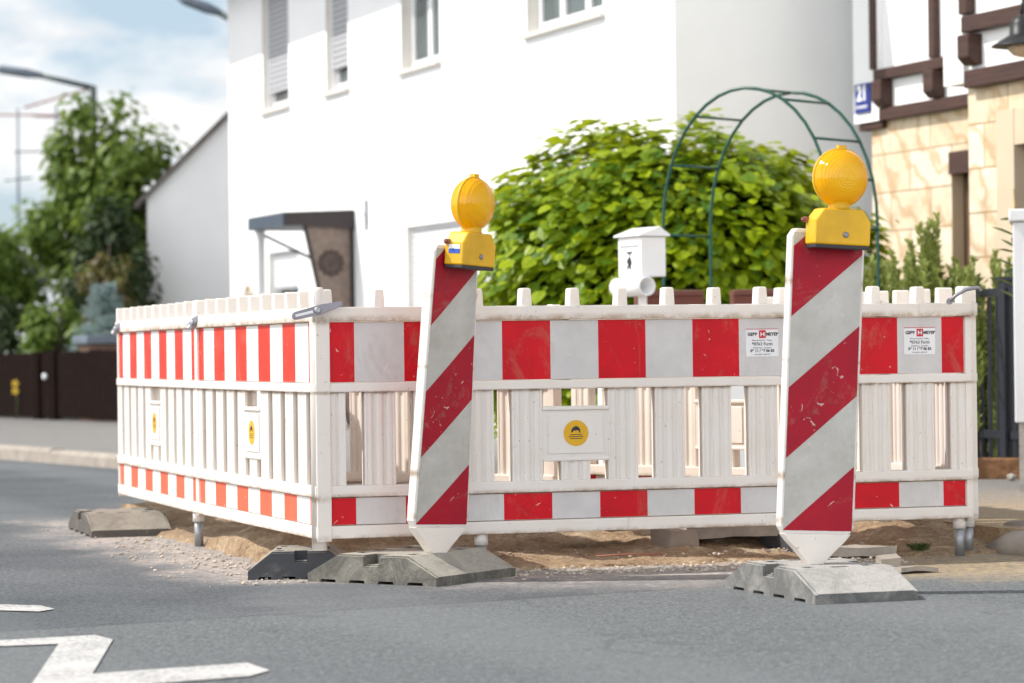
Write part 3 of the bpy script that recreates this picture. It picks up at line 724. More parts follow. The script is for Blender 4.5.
# ------------------------------------------------------------------ white house
HA = -68.65   # local x runs along the street front towards the viewer, local y into the house
U = Vector((.36411, -.93136, 0)); V = Vector((.93136, .36411, 0))
def wall_holes(bm, x0, x1, z0, z1, holes, depth=.16, mi=0, mr=1):
    xs = sorted({x0, x1} | {h[0] for h in holes} | {h[1] for h in holes}); zs = sorted({z0, z1} | {h[2] for h in holes} | {h[3] for h in holes})
    inh = lambda x, z: any(h[0] < x < h[1] and h[2] < z < h[3] for h in holes)
    for a, b in zip(xs[:-1], xs[1:]):
        for c, d in zip(zs[:-1], zs[1:]):
            if not inh((a+b)/2, (c+d)/2):
                bm.faces.new([bm.verts.new(p) for p in ((a, 0, c), (b, 0, c), (b, 0, d), (a, 0, d))]).material_index = mi
    for a, b, c, d in holes:
        for q in (((a, 0, c), (a, 0, d), (a, depth, d), (a, depth, c)), ((b, 0, d), (b, 0, c), (b, depth, c), (b, depth, d)),
                  ((a, 0, d), (b, 0, d), (b, depth, d), (a, depth, d)), ((b, 0, c), (a, 0, c), (a, depth, c), (b, depth, c))):
            bm.faces.new([bm.verts.new(p) for p in q]).material_index = mr
house = thing('white_house', 'white rendered house with small upstairs windows, some with lowered shutters', 'house', (1.31, 22.4, 0), HA)
X0, X1, EAVE = -12.93, 0.0, 5.35
wins = [(-11.45, -10.42, 3.72, 5.08), (-9.02, -8.26, 3.72, 5.08), (-6.55, -5.42, 3.72, 5.08), (-3.14, -1.42, 3.72, 5.08), (-6.45, -4.55, .95, 2.16)]
door = (-9.35, -8.40, .15, 2.10); low = (-11.30, -10.12, .90, 2.08)
bm = BM(); wall_holes(bm, X0, X1, 0, EAVE, wins + [door, low], .15)
D_ = 9.0
def q(bm, pts, mi=0): bm.faces.new([bm.verts.new(p) for p in pts]).material_index = mi
q(bm, [(X1, 0, 0), (X1, D_, 0), (X1, D_, EAVE), (X1, D_/2, EAVE+4.2), (X1, 0, EAVE)])
q(bm, [(X0, 0, 0), (X0, 0, EAVE), (X0, D_/2, EAVE+4.2), (X0, D_, EAVE), (X0, D_, 0)])
q(bm, [(X1, D_, 0), (X0, D_, 0), (X0, D_, EAVE), (X1, D_, EAVE)])
link('wall', bm, ['render_white', 'reveal'], house)
bm = BM(); ov = .84; sl = 4.2/(D_/2)
for s in (0, 1):
    y0, y1 = (-ov, D_/2) if s == 0 else (D_+ov, D_/2)
    z0 = EAVE - ov*sl*.0
    a = [(X0-.3, y0, EAVE+.02), (X1+.25, y0, EAVE+.02), (X1+.25, y1, EAVE+4.5), (X0-.3, y1, EAVE+4.5)]
    b = [(x, y, z+.16) for x, y, z in a]
    vs = [bm.verts.new(p) for p in a + b]
    for f in ((0,1,2,3), (4,5,6,7), (0,1,5,4), (1,2,6,5), (2,3,7,6), (3,0,4,7)): bm.faces.new([vs[i] for i in f])
fix(bm); rf = link('roof', bm, 'roof', house)
bm = BM(); box(bm, X0-.28, X1+.2, -.80, .0, EAVE-.03, EAVE+.015); link('soffit', bm, 'frame_white', rf)
def window(parent, h, shut=None, panes=1, y=.11, smat='shutter'):
    a, b, c, d = h; w = .075
    bm = BM(); box(bm, a, b, y, y+.05, c, c+.10); box(bm, a, b, y, y+.05, d-w, d); box(bm, a, a+w, y, y+.05, c+.10, d-w); box(bm, b-w, b, y, y+.05, c+.10, d-w)
    for k in range(1, panes):
        x = a + (b-a)*k/panes; box(bm, x-.055, x+.055, y-.004, y+.05, c+.101, d-w-.001)
    fr = link('window', bm, 'frame_white', parent, bevel=.006)
    bm = BM(); box(bm, a+w, b-w, y+.025, y+.035, c+.10, d-w); link('pane', bm, 'glass', fr)
    bm = BM(); box(bm, a-.05, b+.05, -.055, y-.003, c-.04, c+.001); link('sill', bm, 'sill', fr, bevel=.006)
    if shut:
        bm = BM(); box(bm, a+.035, b-.035, y-.045, y-.025, shut, d); link('shutter', bm, smat, fr)
        bm = BM(); box(bm, a, a+.035, y-.055, y-.004, c+.002, d); link('shutter_rail', bm, 'frame_white', fr)
        bm = BM(); box(bm, b-.035, b, y-.055, y-.004, c+.002, d); link('shutter_rail', bm, 'frame_white', fr)
    return fr
window(house, wins[0], 3.93)['label'] = 'window with its shutter almost fully lowered'
window(house, wins[1], 3.97)['label'] = 'narrow window with shutter lowered to a small gap'
window(house, wins[2], None, 2)['label'] = 'window with open shutter and dark panes'
window(house, wins[3], None, 3)['label'] = 'wide window with three panes nearest the corner'
window(house, low, 1.66, smat='shutter_white')['label'] = 'ground floor window with half lowered shutter left of the porch'
window(house, wins[4], 1.12, smat='shutter_white')['label'] = 'ground floor window with white shutter lowered'
# front door with porch
a, b, c, d = door
bm = BM(); box(bm, a, b, .13, .17, c, d); dr = link('door', bm, 'frame_white', house)
bm = BM(); box(bm, a+.30, b-.30, .118, .128, .95, 1.72); link('door_glass', bm, 'doorglass', dr)
bm = BM(); box(bm, a+.22, b-.22, .112, .1285, 1.76, 1.82); box(bm, a+.22, b-.22, .112, .1285, 1.90, 1.95); link('door_moulding', bm, 'sill', dr)
pc = -8.12   # porch near end
bm = BM(); prism(bm, [(-.78, 2.25), (-.78, 2.39), (-.02, 2.42), (-.02, 2.25)], -9.45, pc, 'x'); fix(bm); ph = link('porch_roof', bm, 'canopy', house)
bm = BM(); prism(bm, [(-.765, 2.26), (-.765, 2.385), (-.0, 2.415), (-.0, 2.22)], pc+.002, pc+.03, 'x'); fix(bm); link('porch_fascia', bm, 'canopy_side', ph)
bm = BM(); prism(bm, [(-.52, 2.25), (-.02, 2.25), (-.02, .15), (-.07, .15)], pc-.05, pc-.02, 'x'); fix(bm); sp = link('porch_screen', bm, 'porch_glass', house)
bm = BM(); prism(bm, [(-.55, 2.249), (-.52, 2.249), (-.07, .15), (-.10, .15)], pc-.06, pc-.005, 'x'); prism(bm, [(-.045, 2.249), (-.0, 2.249), (-.0, .15), (-.045, .15)], pc-.06, pc-.005, 'x'); fix(bm); link('screen_frame', bm, 'canopy_side', sp)
bm = BM()
mt = Matrix.Translation((pc-.012, -.255, 1.86)) @ Matrix.Rotation(R(90), 4, 'Y')
lathe(bm, [(.105, -.004), (.105, .010), (.07, .016), (.06, .008), (.03, .008), (.025, .020), (.006, .022)], 24, mt)
for k in range(12):
    a_ = k*math.pi/6; lathe(bm, [(.03, -.004), (.026, .012), (.01, .016)], 10, Matrix.Translation((pc-.012, -.255 + .115*math.cos(a_), 1.86 + .115*math.sin(a_))) @ Matrix.Rotation(R(90), 4, 'Y'))
fix(bm); link('rosette', bm, 'rosette', sp)
bm = BM(); box(bm, -9.42, -9.34, -.70, -.62, .15, 2.25); link('porch_post', bm, 'frame_white', house)
bm = BM(); tube(bm, [(-9.43, -.70, 2.25), (-9.43, -.02, 1.93)], .018, 8); link('porch_brace', bm, 'canopy', house)
bm = BM(); box(bm, -9.6, pc, -.95, -.0, 0, .15); link('door_step', bm, 'concrete', house)
bm = BM(); box(bm, -7.68, -7.655, -.035, -.0, 2.18, 2.50); box(bm, -7.69, -7.645, -.05, -.02, 2.34, 2.36); link('wall_thermometer', bm, 'zinc', house)
# small wreath by the door
wr = thing('door_wreath', 'small orange wreath hanging beside the white front door', 'wreath', tuple(Vector((1.31, 22.4, 1.62)) + U*-11.95 + V*-.05), HA)
bm = BM(); tube(bm, [(.09*math.cos(k*math.pi/8), -.02, .09*math.sin(k*math.pi/8)) for k in range(17)], .018, 8, False); link('ring', bm, 'straw', wr)
bm = BM(); blob(bm, (.0, -.05, -.09), .05, 4); blob(bm, (.05, -.05, -.08), .04, 6); link('blossom', bm, 'flower', wr)
bm = BM(); tube(bm, [(0, -.02, .09), (-.01, -.02, .22)], .006, 6); link('hanger', bm, 'straw', wr)

# ------------------------------------------------------------------ half timbered sandstone house
sh = thing('timbered_house', 'sandstone house with dark timber beams and blue house number plate', 'house', (2.832, 22.30, 0), HA)
BX = 1.95; BY = -1.45       # the bay starts here, in front of the main front
# main front: stone below, white render above set proud
bm = BM()
hole = (1.24, 1.50, .3, 2.33)
wall_holes(bm, .02, BX+.4, 0, 2.66, [hole], .14, 0, 1)
q(bm, [(.02, 0, 0), (.02, 0, 2.66), (.02, 6, 2.66), (.02, 6, 0)], 2)  # unseen side made white to bounce light onto the neighbouring gable
link('stone_wall', bm, ['stone', 'beige', 'render_white'], sh)
bm = BM(); box(bm, .27, BX+.5, -.03, .5, 2.66, 6.2); box(bm, -.14, .27, -.07, .5, 2.66, 6.2); box(bm, -.14, .27, .5, 6, 2.66, 6.2); link('render_wall', bm, 'render_white', sh)
def beam_(x0, x1, y0, y1, z0, z1, parent=sh, nm='beam'):
    bm = BM(); box(bm, x0, x1, y0, y1, z0, z1); return link(nm, bm, 'beam', parent, bevel=.008)
beam_(.275, BX+.2, -.08, .0, 2.655, 2.75); beam_(.23, BX+.1, -.10, -.02, 2.965, 3.05)
beam_(-.10, .272, -.05, .05, 2.60, 2.658); beam_(.17, .245, -.10, -.02, 3.058, 6.2); beam_(1.06, 1.15, -.085, -.02, 3.058, 6.2)
def console(x, parent, y=0, z0=2.755):
    bm = BM(); prism(bm, [(y-.14, z0+.205), (y-.02, z0+.205), (y-.02, z0), (y-.09, z0), (y-.14, z0+.05)], x-.075, x+.075, 'x'); fix(bm); link('bracket', bm, 'beam', parent, bevel=.01)
console(.345, sh); console(1.14, sh)
a, b, c, d = hole
bm = BM(); box(bm, a, b, .10, .13, c, d); wn = link('window', bm, 'window_wood', sh)
bm = BM(); box(bm, a+.17, b-.03, .085, .099, c+.05, d-.2); link('pane', bm, 'glass', wn)
bm = BM(); box(bm, a-.01, b+.01, -.02, .12, d-.15, d+.015); link('lintel', bm, 'beam', wn)
# number plate
bm = BM(); box(bm, -.09, .15, -.090, -.071, 2.735, 2.965); npz = link('number_plate', bm, 'plate_blue', sh, bevel=.004)
text('21', .165, 'enamel_white', npz, (.03, -.0915, 2.885), bold=.007, name='number'); text('Sonnenstr.', .045, 'enamel_white', npz, (.03, -.0915, 2.785), bold=.001, name='street_name')
# bay
bo = Vector((3.115 - 2.832, 19.3 - 22.30, 0)); bx, by = bo.dot(U), bo.dot(V)
bay = []
bm = BM()
for pts in ([(bx, by, 0), (bx+.44, by, 0), (bx+.44, by, 2.66), (bx, by, 2.66)], [(bx+.44, by, 2.30), (bx+4, by, 2.30), (bx+4, by, 2.66), (bx+.44, by, 2.66)], [(bx, by, 0), (bx, by, 2.66), (bx, by+3, 2.66), (bx, by+3, 0)]): q(bm, pts)
link('bay_stone_wall', bm, 'stone', sh)
bm = BM(); box(bm, bx-.0, bx+4, by-.03, by+3, 2.66, 6.2); box(bm, bx-.20, bx+.06, by-.07, by+1, 2.68, 6.2); link('bay_render_wall', bm, 'render_white', sh)
beam_(bx+.08, bx+4, by-.08, by, 2.64, 2.76); beam_(bx+.10, bx+4, by-.11, by-.02, 3.01, 3.12); beam_(bx+.05, bx+.16, by-.10, by-.02, 3.14, 6.2)
console(bx+.17, sh, by, 2.79); console(bx+1.15, sh, by, 2.79)
bm = BM(); box(bm, bx+.44, bx+.66, by-.05, by+.25, 0, 2.46); box(bm, bx+1.7, bx+1.95, by-.05, by+.25, 0, 2.46); box(bm, bx+.66, bx+1.7, by-.045, by+.25, 2.22, 2.455); ds = link('door_surround', bm, 'beige', sh)
bm = BM(); box(bm, bx+.66, bx+1.7, by+.10, by+.16, 0, 2.22); link('door', bm, 'door_dark', ds)
bm = BM(); box(bm, .0, 9, .45, 6.0, 6.2, 6.35); link('roof', bm, 'roof', sh)
lo = Vector((2.832, 22.30, 0)) + U*(bx+1.14) + V*(by-.03)
wl = thing('wall_lamp', 'black gooseneck wall lamp on the timbered bay at the right edge', 'lamp', (lo.x, lo.y, 2.9), HA)
bm = BM(); tube(bm, [(.02, .0, .0), (.02, -.04, .18), (.02, -.09, .25), (.02, -.17, .27), (.02, -.23, .23), (.02, -.25, .16), (.02, -.25, .10)], .013, 10); link('arm', bm, 'black_metal', wl)
bm = BM(); lathe(bm, [(.02, .11), (.055, .095), (.078, .05), (.083, -.02), (.10, -.03), (.195, -.085), (.20, -.095), (.18, -.088), (.07, -.035)], 28, Matrix.Translation((.02, -.25, 0))); link('shade', bm, 'black_metal', wl)
bm = BM(); lathe(bm, [(.02, -.05), (.09, -.075), (.10, -.11), (.06, -.15), (.01, -.165)], 20, Matrix.Translation((.02, -.25, 0))); link('bulb', bm, 'lamp_bulb', wl)
bm = BM(); box(bm, -.03, .07, -.012, .03, -.06, .06); link('back_plate', bm, 'black_metal', wl)

# ------------------------------------------------------------------ neighbouring gable house and far dark roof
nb = thing('gable_house', 'plain pale gable wall with steep dark roof edge behind the trees', 'house', (-5.24, 41, 0), 0)
bm = BM(); q(bm, [(0, 0, 0), (4.6, 0, 0), (4.6, 0, 4.9), (2.15, 0, 5.25), (0, 0, 3.18)]); q(bm, [(0, 0, 0), (0, 0, 3.18), (0, 9, 3.18), (0, 9, 0)]); link('wall', bm, 'render_grey', nb)
bm = BM()
for s in (1,):
    a = [(-.16, -.12, 3.03), (2.15, -.12, 5.27), (2.15, 9, 5.27), (-.16, 9, 3.03)]; b = [(x-.02, y, z+.055) for x, y, z in a]
    vs = [bm.verts.new(p) for p in a + b]
    for f in ((0,1,2,3), (4,5,6,7), (0,1,5,4), (1,2,6,5), (2,3,7,6), (3,0,4,7)): bm.faces.new([vs[i] for i in f])
fix(bm); link('roof', bm, 'roof_edge', nb)
fh = thing('distant_house', 'distant house with dark roof half hidden at the left edge', 'house', (-14.6, 66, 0), 12)
bm = BM(); q(bm, [(0, 0, 0), (3.3, 0, 0), (3.3, 0, 3.2), (1.0, 0, 5.4), (0, 0, 4.6)]); q(bm, [(3.3, 0, 0), (3.3, 8, 0), (3.3, 8, 3.2), (3.3, 0, 3.2)]); link('wall', bm, 'render_grey', fh)
bm = BM(); a = [(.75, -.3, 5.35), (3.75, -.3, 2.55), (3.75, 8, 2.55), (.75, 8, 5.35)]; b = [(x+.15, y, z+.22) for x, y, z in a]
vs = [bm.verts.new(p) for p in a + b]
for f in ((0,1,2,3), (4,5,6,7), (0,1,5,4), (1,2,6,5), (2,3,7,6), (3,0,4,7)): bm.faces.new([vs[i] for i in f])
a = [(-3, 8.05, 5.4), (.9, -.3, 5.4), (.9, 8, 5.4)]
fix(bm); link('roof', bm, 'roof', fh)
bm = BM(); box(bm, .95, 2.6, 2, 8, 4.2, 5.5); link('dormer', bm, 'roof', fh)

# roof aerials
def aerial(label, loc, h, bars, mat='antenna'):
    t = thing('roof_aerial', label, 'aerial', loc, 0, 'aerials on the distant roof')
    bm = BM(); tube(bm, [(0, 0, 0), (0, 0, h)], .03, 8); link('mast', bm, mat, t)
    for z, l0, l1, tilt in bars:
        bm = BM(); tube(bm, [(-l0, 0, z - tilt*l0), (l1, 0, z + tilt*l1)], .022, 6)
        for k in range(int((l0+l1)/.18)):
            x = -l0 + .09 + k*.18; tube(bm, [(x, -.22, z+tilt*x), (x, .22, z+tilt*x)], .01, 5)
        link('crossbar', bm, mat if z < h-.3 else 'rust', t)
    return t
aerial('taller left roof aerial with crossed bars above the dark roof', (-10.72, 62, 3.2), 3.15, [(3.0, .6, 1.0, -.02), (2.2, .1, .5, 0), (1.6, .3, .3, .1)])
aerial('right roof aerial with one slanting bar near the street lamp', (-9.88, 62, 3.2), 3.2, [(2.95, .5, .6, -.05), (3.35, .7, .8, .28), (2.0, .35, .1, 0)])
# street lamps
def street_lamp(label, base, h, arm):
    t = thing('street_lamp', label, 'street lamp', base, 0, 'street lamps behind the houses')
    bm = BM(); tube(bm, [(0, 0, 0), (0, 0, h*.5), (0, 0, h)], [.09, .075, .06], 12); link('pole', bm, 'lamp_grey', t)
    bm = BM(); tube(bm, [(.02, 0, h-.03), (arm[0]*.55, arm[1]*.55, h + arm[2]*.62)], .05, 10); link('arm', bm, 'lamp_grey', t)
    bm = BM(); p0 = Vector((arm[0]*.5, arm[1]*.5, h+arm[2]*.58)); p1 = Vector((arm[0], arm[1], h+arm[2])); tube(bm, [p0, p0.lerp(p1, .3), p0.lerp(p1, .8), p1], [.05, .085, .08, .03], 12); link('lamp_head', bm, 'slate', t)
    return t
street_lamp('grey street lamp with arm reaching left above the tree', (-7.6, 52, 0), 5.85, (-1.85, 0, .36))
street_lamp('street lamp whose arm pokes out past the white house edge', (-3.72, 43.5, 0), 5.78, (-1.35, 0, .62))

# ------------------------------------------------------------------ plants
def leaf(bm, c, n, up, s, shape=0, fold=.25, mi=0):
    """pointed leaf at c, surface normal n, tip direction up"""
    n = n.normalized(); t = (up - n*up.dot(n))
    if t.length < 1e-3: t = n.orthogonal()
    t.normalize(); w = n.cross(t)
    if shape == 0:   # broad heart-shaped
        P = [(0, -.42), (.30, -.50), (.50, -.18), (.36, .22), (0, .62)]
    elif shape == 1: # lanceolate
        P = [(0, -.5), (.13, -.2), (.15, .1), (.06, .4), (0, .55)]
    else:
        P = [(0, -.5), (.28, -.15), (.26, .15), (0, .55)]
    def V_(a, b): return c + w*(a*s) + t*(b*s) - n*(abs(a)*s*fold) - n*(b*b*s*.25)
    mid = [V_(0, P[0][1])] + [V_(0, P[-1][1])]
    v0, v1 = bm.verts.new(mid[0]), bm.verts.new(mid[1])
    r = [bm.verts.new(V_(a, b)) for a, b in P[1:-1]]; l = [bm.verts.new(V_(-a, b)) for a, b in P[1:-1]]
    f = bm.faces.new([v0] + r + [v1]); f.material_index = mi
    f = bm.faces.new([v1] + l[::-1] + [v0]); f.material_index = mi
def rv(rnd):
    while True:
        v = Vector((rnd.uniform(-1, 1), rnd.uniform(-1, 1), rnd.uniform(-1, 1)))
        if .05 < v.length < 1: return v.normalized()
def lobed(d, seed, amp=.10, f=2.2):
    return 1 + amp * noise.fractal(d*f + Vector((seed, 0, 0)), 1, 2, 3)
# the big bright shrub
bush = thing('leafy_shrub', 'big rounded shrub of overlapping bright green leaves before the white house', 'shrub', (1.14, 20.0, 0))
rnd = random.Random(5); bm = BM(); rad = Vector((1.42, 1.15, 1.22)); zc = 1.18
for i in range(22000):
    d = rv(rnd)
    if d.z < -.65: continue
    if d.y > .55 and rnd.random() < .6: continue
    p = Vector((math.copysign(abs(d.x)**.92, d.x)*rad.x, d.y*rad.y, math.copysign(abs(d.z)**.86, d.z)*rad.z))
    k = lobed(d, 3, .17, 2.6) * (rnd.uniform(.84, 1.03) if rnd.random() < .96 else rnd.uniform(1.02, 1.09))
    c = p*k + Vector((0, 0, zc))
    out = Vector((d.x/rad.x, d.y/rad.y, d.z/rad.z)).normalized()
    n = (out*.8 + Vector((0, 0, .75)) + rv(rnd)*.45).normalized()
    tip = out*.7 + Vector((0, 0, -.9)) + rv(rnd)*.45
    leaf(bm, c, n, tip, (rnd.uniform(.04, .075) if rnd.random() < .5 else rnd.uniform(.07, .12)), 0, rnd.uniform(.1, .35))
link('crown', bm, 'leaf_bright', bush)
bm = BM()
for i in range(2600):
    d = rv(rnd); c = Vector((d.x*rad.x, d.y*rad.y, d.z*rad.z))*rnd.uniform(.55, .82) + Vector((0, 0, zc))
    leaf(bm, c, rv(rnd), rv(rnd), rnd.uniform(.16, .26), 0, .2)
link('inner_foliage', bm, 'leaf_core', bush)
bm = BM(); tube(bm, [(0, 0, 0), (.02, .01, .5), (-.02, 0, 1.1)], [.09, .07, .05], 10)
for k in range(9):
    a = k*.7; tube(bm, [(0, 0, .4 + .05*k), (.45*math.cos(a), .4*math.sin(a), 1.0+.05*k), (.9*math.cos(a), .75*math.sin(a), 1.5 + .04*k)], [.035, .022, .008], 6)
link('trunk', bm, 'bark', bush)

def tree(name, label, cat, loc, h, cr, cz, leaves, ls, mat, seed, clumps=26, group=None, shape=2, lo=.15):
    t = thing(name, label, cat, loc, 0, group); rnd = random.Random(seed)
    bm = BM(); tube(bm, [(0, 0, 0), (.05, .02, h*.3), (-.03, .0, h*.6), (.02, 0, h*.92)], [h*.028, h*.02, h*.012, h*.004], 9)
    cl = []
    for k in range(clumps):
        d = rv(rnd); d.z = d.z*.9 + .1
        rr = rnd.uniform(.45, 1.0) * lobed(d, seed, .35, 1.5)
        c = Vector((d.x*cr[0], d.y*cr[1], d.z*cr[2]))*rr + Vector((0, 0, cz))
        if c.z < h*lo: continue
        cl.append((c, rnd.uniform(.22, .42) * (cr[0]+cr[2])/2))
        b0 = Vector((0, 0, max(h*.15, min(h*.8, c.z*.65)))); tube(bm, [b0, b0.lerp(c, .5) + rv(rnd)*.06, c], [h*.009, h*.006, h*.0025], 6, False)
    link('trunk', bm, 'bark', t)
    bm = BM()
    for i in range(leaves):
        c, r = cl[rnd.randrange(len(cl))]; d = rv(rnd); p = c + d*r*(rnd.random()**.5)*Vector((1, 1, .75)).length/1.6
        n = (d + Vector((0, 0, .8)) + rv(rnd)*.7); leaf(bm, p, n, d + Vector((0, 0, -.5)) + rv(rnd)*.5, ls*rnd.uniform(.6, 1.25), shape, .2)
    link('crown', bm, mat, t); return t
GT = 'trees behind the dark garden fence'
tree('broadleaf_tree', 'tallest loose green tree before the street lamp', 'tree', (-6.0, 42.5, 0), 4.6, (1.05, 1.1, 1.95), 2.75, 11500, .16, 'leaf_tree', 11, 70, GT)
tree('broadleaf_tree', 'broad green tree at the left photo edge under the dark roof', 'tree', (-7.9, 41, 0), 3.1, (1.2, 1.1, 1.35), 1.7, 7500, .15, 'leaf_tree', 12, 40, GT, lo=.05)
tree('evergreen_tree', 'dark evergreen crown beside the pale gable wall', 'tree', (-5.75, 40.2, 0), 3.2, (.62, .8, 1.45), 1.65, 4600, .13, 'leaf_dark', 13, 34, GT, lo=.05)
tree('red_leaved_shrub', 'thin shrub with reddish shoots in front of the gable wall', 'shrub', (-5.55, 39.2, 0), 2.7, (.42, .4, .9), 1.75, 900, .12, 'leaf_warm', 14, 18)
tree('hedge_bush', 'low dark bush directly behind the garden fence at the far left', 'bush', (-7.2, 39.4, 0), 1.7, (.9, .6, .8), .9, 3600, .12, 'leaf_dark', 15, 24, lo=.02)
tree('hedge_bush', 'mid green bush behind the garden fence near the blue spruce', 'bush', (-6.1, 38.4, 0), 1.7, (.75, .6, .85), .95, 3600, .12, 'leaf_tree', 16, 24, lo=.02)
# blue spruce
sp_ = thing('blue_spruce', 'small blue grey spruce behind the dark garden fence', 'tree', (-5.28, 36.9, 0)); rnd = random.Random(21)
bm = BM(); tube(bm, [(0, 0, 0), (0, 0, 1.9)], [.06, .01], 8); link('trunk', bm, 'bark', sp_)
bm = BM()
for k in range(13):
    z = .25 + k*.125; r = .62*(1 - (z-.2)/1.75) * (.8 + .4*((k*7) % 5)/4) + .06
    for j in range(9):
        a = j*.7 + k*1.3 + rnd.uniform(-.3, .3); dr_ = Vector((math.cos(a), math.sin(a), rnd.uniform(-.05, .5)))
        for m in range(40):
            tt = rnd.random(); c = Vector((0, 0, z)) + dr_*r*tt; d = (dr_ + rv(rnd)*1.5).normalized()
            leaf(bm, c + d*.06, d.orthogonal() + rv(rnd)*.5, d, .075, 1, .1)
link('crown', bm, 'needle_blue', sp_)
# rosemary bushes inside the metal fence at right
def rosemary(label, loc, spikes, seed):
    t = thing('rosemary_bush', label, 'bush', loc, 0, 'rosemary bushes behind the black fence'); rnd = random.Random(seed)
    bs, bl = BM(), BM()
    for x, y, z, ln in spikes:
        b0 = Vector((x*.6, y*.5, .05)); tip = Vector((x, y, z)); tube(bs, [b0, b0.lerp(tip, .5) + Vector((x*.15, 0, 0)), tip], [.012, .008, .003], 5, False)
        for side in range(3):
            off = rv(rnd)*.075
            for k in range(int(ln*170)):
                f = rnd.random(); c = tip + off*(1-f) - Vector((x*.25, 0, 1))*(ln*f); w = .010 + .036*f
                d = rv(rnd); d.z = abs(d.z)*.8 + .55; d.normalize()
                leaf(bl, c + Vector((d.x, d.y, 0))*w, d.orthogonal() + rv(rnd)*.4, d, rnd.uniform(.045, .085), 1, .1)
    link('stem', bs, 'bark', t); link('foliage', bl, 'needle', t); return t
rnd = random.Random(8)
def spikes(n, w, zs): return [(rnd.uniform(-w, w), rnd.uniform(-.16, .16), rnd.uniform(*zs), rnd.uniform(.5, .9)) for _ in range(n)]
rosemary('dense rosemary bush just right of the right guide board', (2.22, 17.9, 0), spikes(44, .36, (1.0, 1.46)), 31)
rosemary('rosemary bush with the tallest spike before the sandstone wall', (2.62, 17.75, 0), [(-.02, 0, 1.69, .9), (.02, .03, 1.63, .8), (-.06, .02, 1.58, .8)] + spikes(34, .28, (.95, 1.40)), 32)
rosemary('rosemary bush growing through the fence beside the cabinet', (2.98, 17.55, 0), spikes(26, .19, (.8, 1.45)), 33)
# leafy sprig behind the cabinet
t = thing('laurel_plant', 'leafy sprig rising behind the white cabinet', 'plant', (2.86, 15.98, .1)); bm = BM(); tube(bm, [(0, 0, 0), (.0, 0, 1.0), (-.03, 0, 1.68)], [.012, .008, .004], 6); link('stem', bm, 'straw', t)
bm = BM(); rnd = random.Random(4)
for k in range(22):
    z = 1.05 + .64*k/29; a = k*2.4; d = Vector((math.cos(a), math.sin(a)*.8, .42)); leaf(bm, Vector((-.03*(z/1.7), 0, z)) + d*.055, Vector((-d.x*.4, -.5, 1)), d, rnd.uniform(.11, .16), 1, .15)
link('foliage', bm, 'leaf_sprig', t)

# ------------------------------------------------------------------ garden arch, letterbox, planters, wall, metal fence, cabinet
ar = thing('garden_arch', 'open green metal garden arch standing before the leafy shrub', 'arch', (1.60, 17.6, 0), 0)
tv = Vector((.79, -.613, 0)); nv = Vector((.32, .36, 0)); hw_ = .615; zt = 2.50; zs_ = 1.62
def hoop(off, bm):
    pts = [-tv*hw_ + off + Vector((0, 0, 0)), -tv*hw_ + off + Vector((0, 0, 1.0)), -tv*hw_ + off + Vector((0, 0, zs_))]
    for k in range(1, 20):
        a = math.pi - math.pi*k/20; pts.append(off + tv*(hw_*math.cos(a)) + Vector((0, 0, zs_ + (zt-zs_)*math.sin(a)**.9)))
    pts += [tv*hw_ + off + Vector((0, 0, zs_)), tv*hw_ + off + Vector((0, 0, 1.0)), tv*hw_ + off]
    tube(bm, pts, .0105, 10); return pts
o0 = -nv*.5 ; o1 = nv*.5
for o_ in (o0, o1):
    bm = BM(); P_ = hoop(o_, bm); link('hoop', bm, 'green_metal', ar)
for i in (1, 2, 5, 8, 12, 15, 18, 20, 22, 23):
    if i >= len(P_): continue
    bm = BM(); d = Vector(P_[i]) - o1
    tube(bm, [d + o0, d + o1], .0085, 8); link('rung', bm, 'green_metal', ar)
gw = thing('garden_wall', 'low cream rendered garden wall behind the fence panels', 'wall', (.52, 17.05, .1), 3)
bm = BM(); box(bm, 0, 1.42, -.1, .1, 0, .98); link('wall_body', bm, 'render_white', gw)
bm = BM(); box(bm, -.03, 1.45, -.13, .13, .982, 1.03); link('coping', bm, 'sill', gw, bevel=.01)
def planter(label, loc, rz, l):
    t = thing('planter_box', label, 'planter', loc, rz, 'brown planter boxes on the garden wall')
    bm = BM(); 
    prism(bm, [(-.075, 0), (.075, 0), (.09, .09), (.105, .09), (.105, .12), (-.105, .12), (-.105, .09), (-.09, .09)], 0, l, 'x'); fix(bm); link('box', bm, 'terracotta', t, bevel=.004)
    bm = BM(); box(bm, .02, l-.02, -.085, .085, .121, .125); link('soil', bm, 'earth', t); return t
planter('left brown planter box under the white letterbox', (.74, 17.0, 1.132), 3, .40)
planter('right brown planter box next to the right guide board', (1.32, 17.05, 1.132), 3, .34)
# letterbox with newspaper tube
lx = thing('letterbox', 'white letterbox with gabled lid and round newspaper tube', 'letterbox', (.76, 16.5, .1), 0)
L0 = Matrix.Rotation(R(-60), 4, 'Z')
bm = BM(); box(bm, -.125, .125, -.085, .085, 1.225, 1.455); bmesh.ops.transform(bm, matrix=L0, verts=bm.verts); body = link('box', bm, 'frame_white', lx, bevel=.006)
bm = BM(); prism(bm, [(-.105, 1.457), (.105, 1.457), (.105, 1.468), (.03, 1.515), (-.105, 1.468)], -.145, .145, 'x'); fix(bm); bmesh.ops.transform(bm, matrix=L0, verts=bm.verts); link('lid', bm, 'frame_white', lx, bevel=.004)
bm = BM(); box(bm, -.10, .10, -.0885, -.0855, 1.40, 1.406); bmesh.ops.transform(bm, matrix=L0, verts=bm.verts); link('flap_line', bm, 'hook', body)
bm = BM()   # small horn shaped ornament on the front
prism(bm, [(-.03, 1.37), (.03, 1.372), (.03, 1.364), (.012, 1.362), (.004, 1.345), (-.008, 1.362), (-.03, 1.362)], -.0890, -.086, 'y')
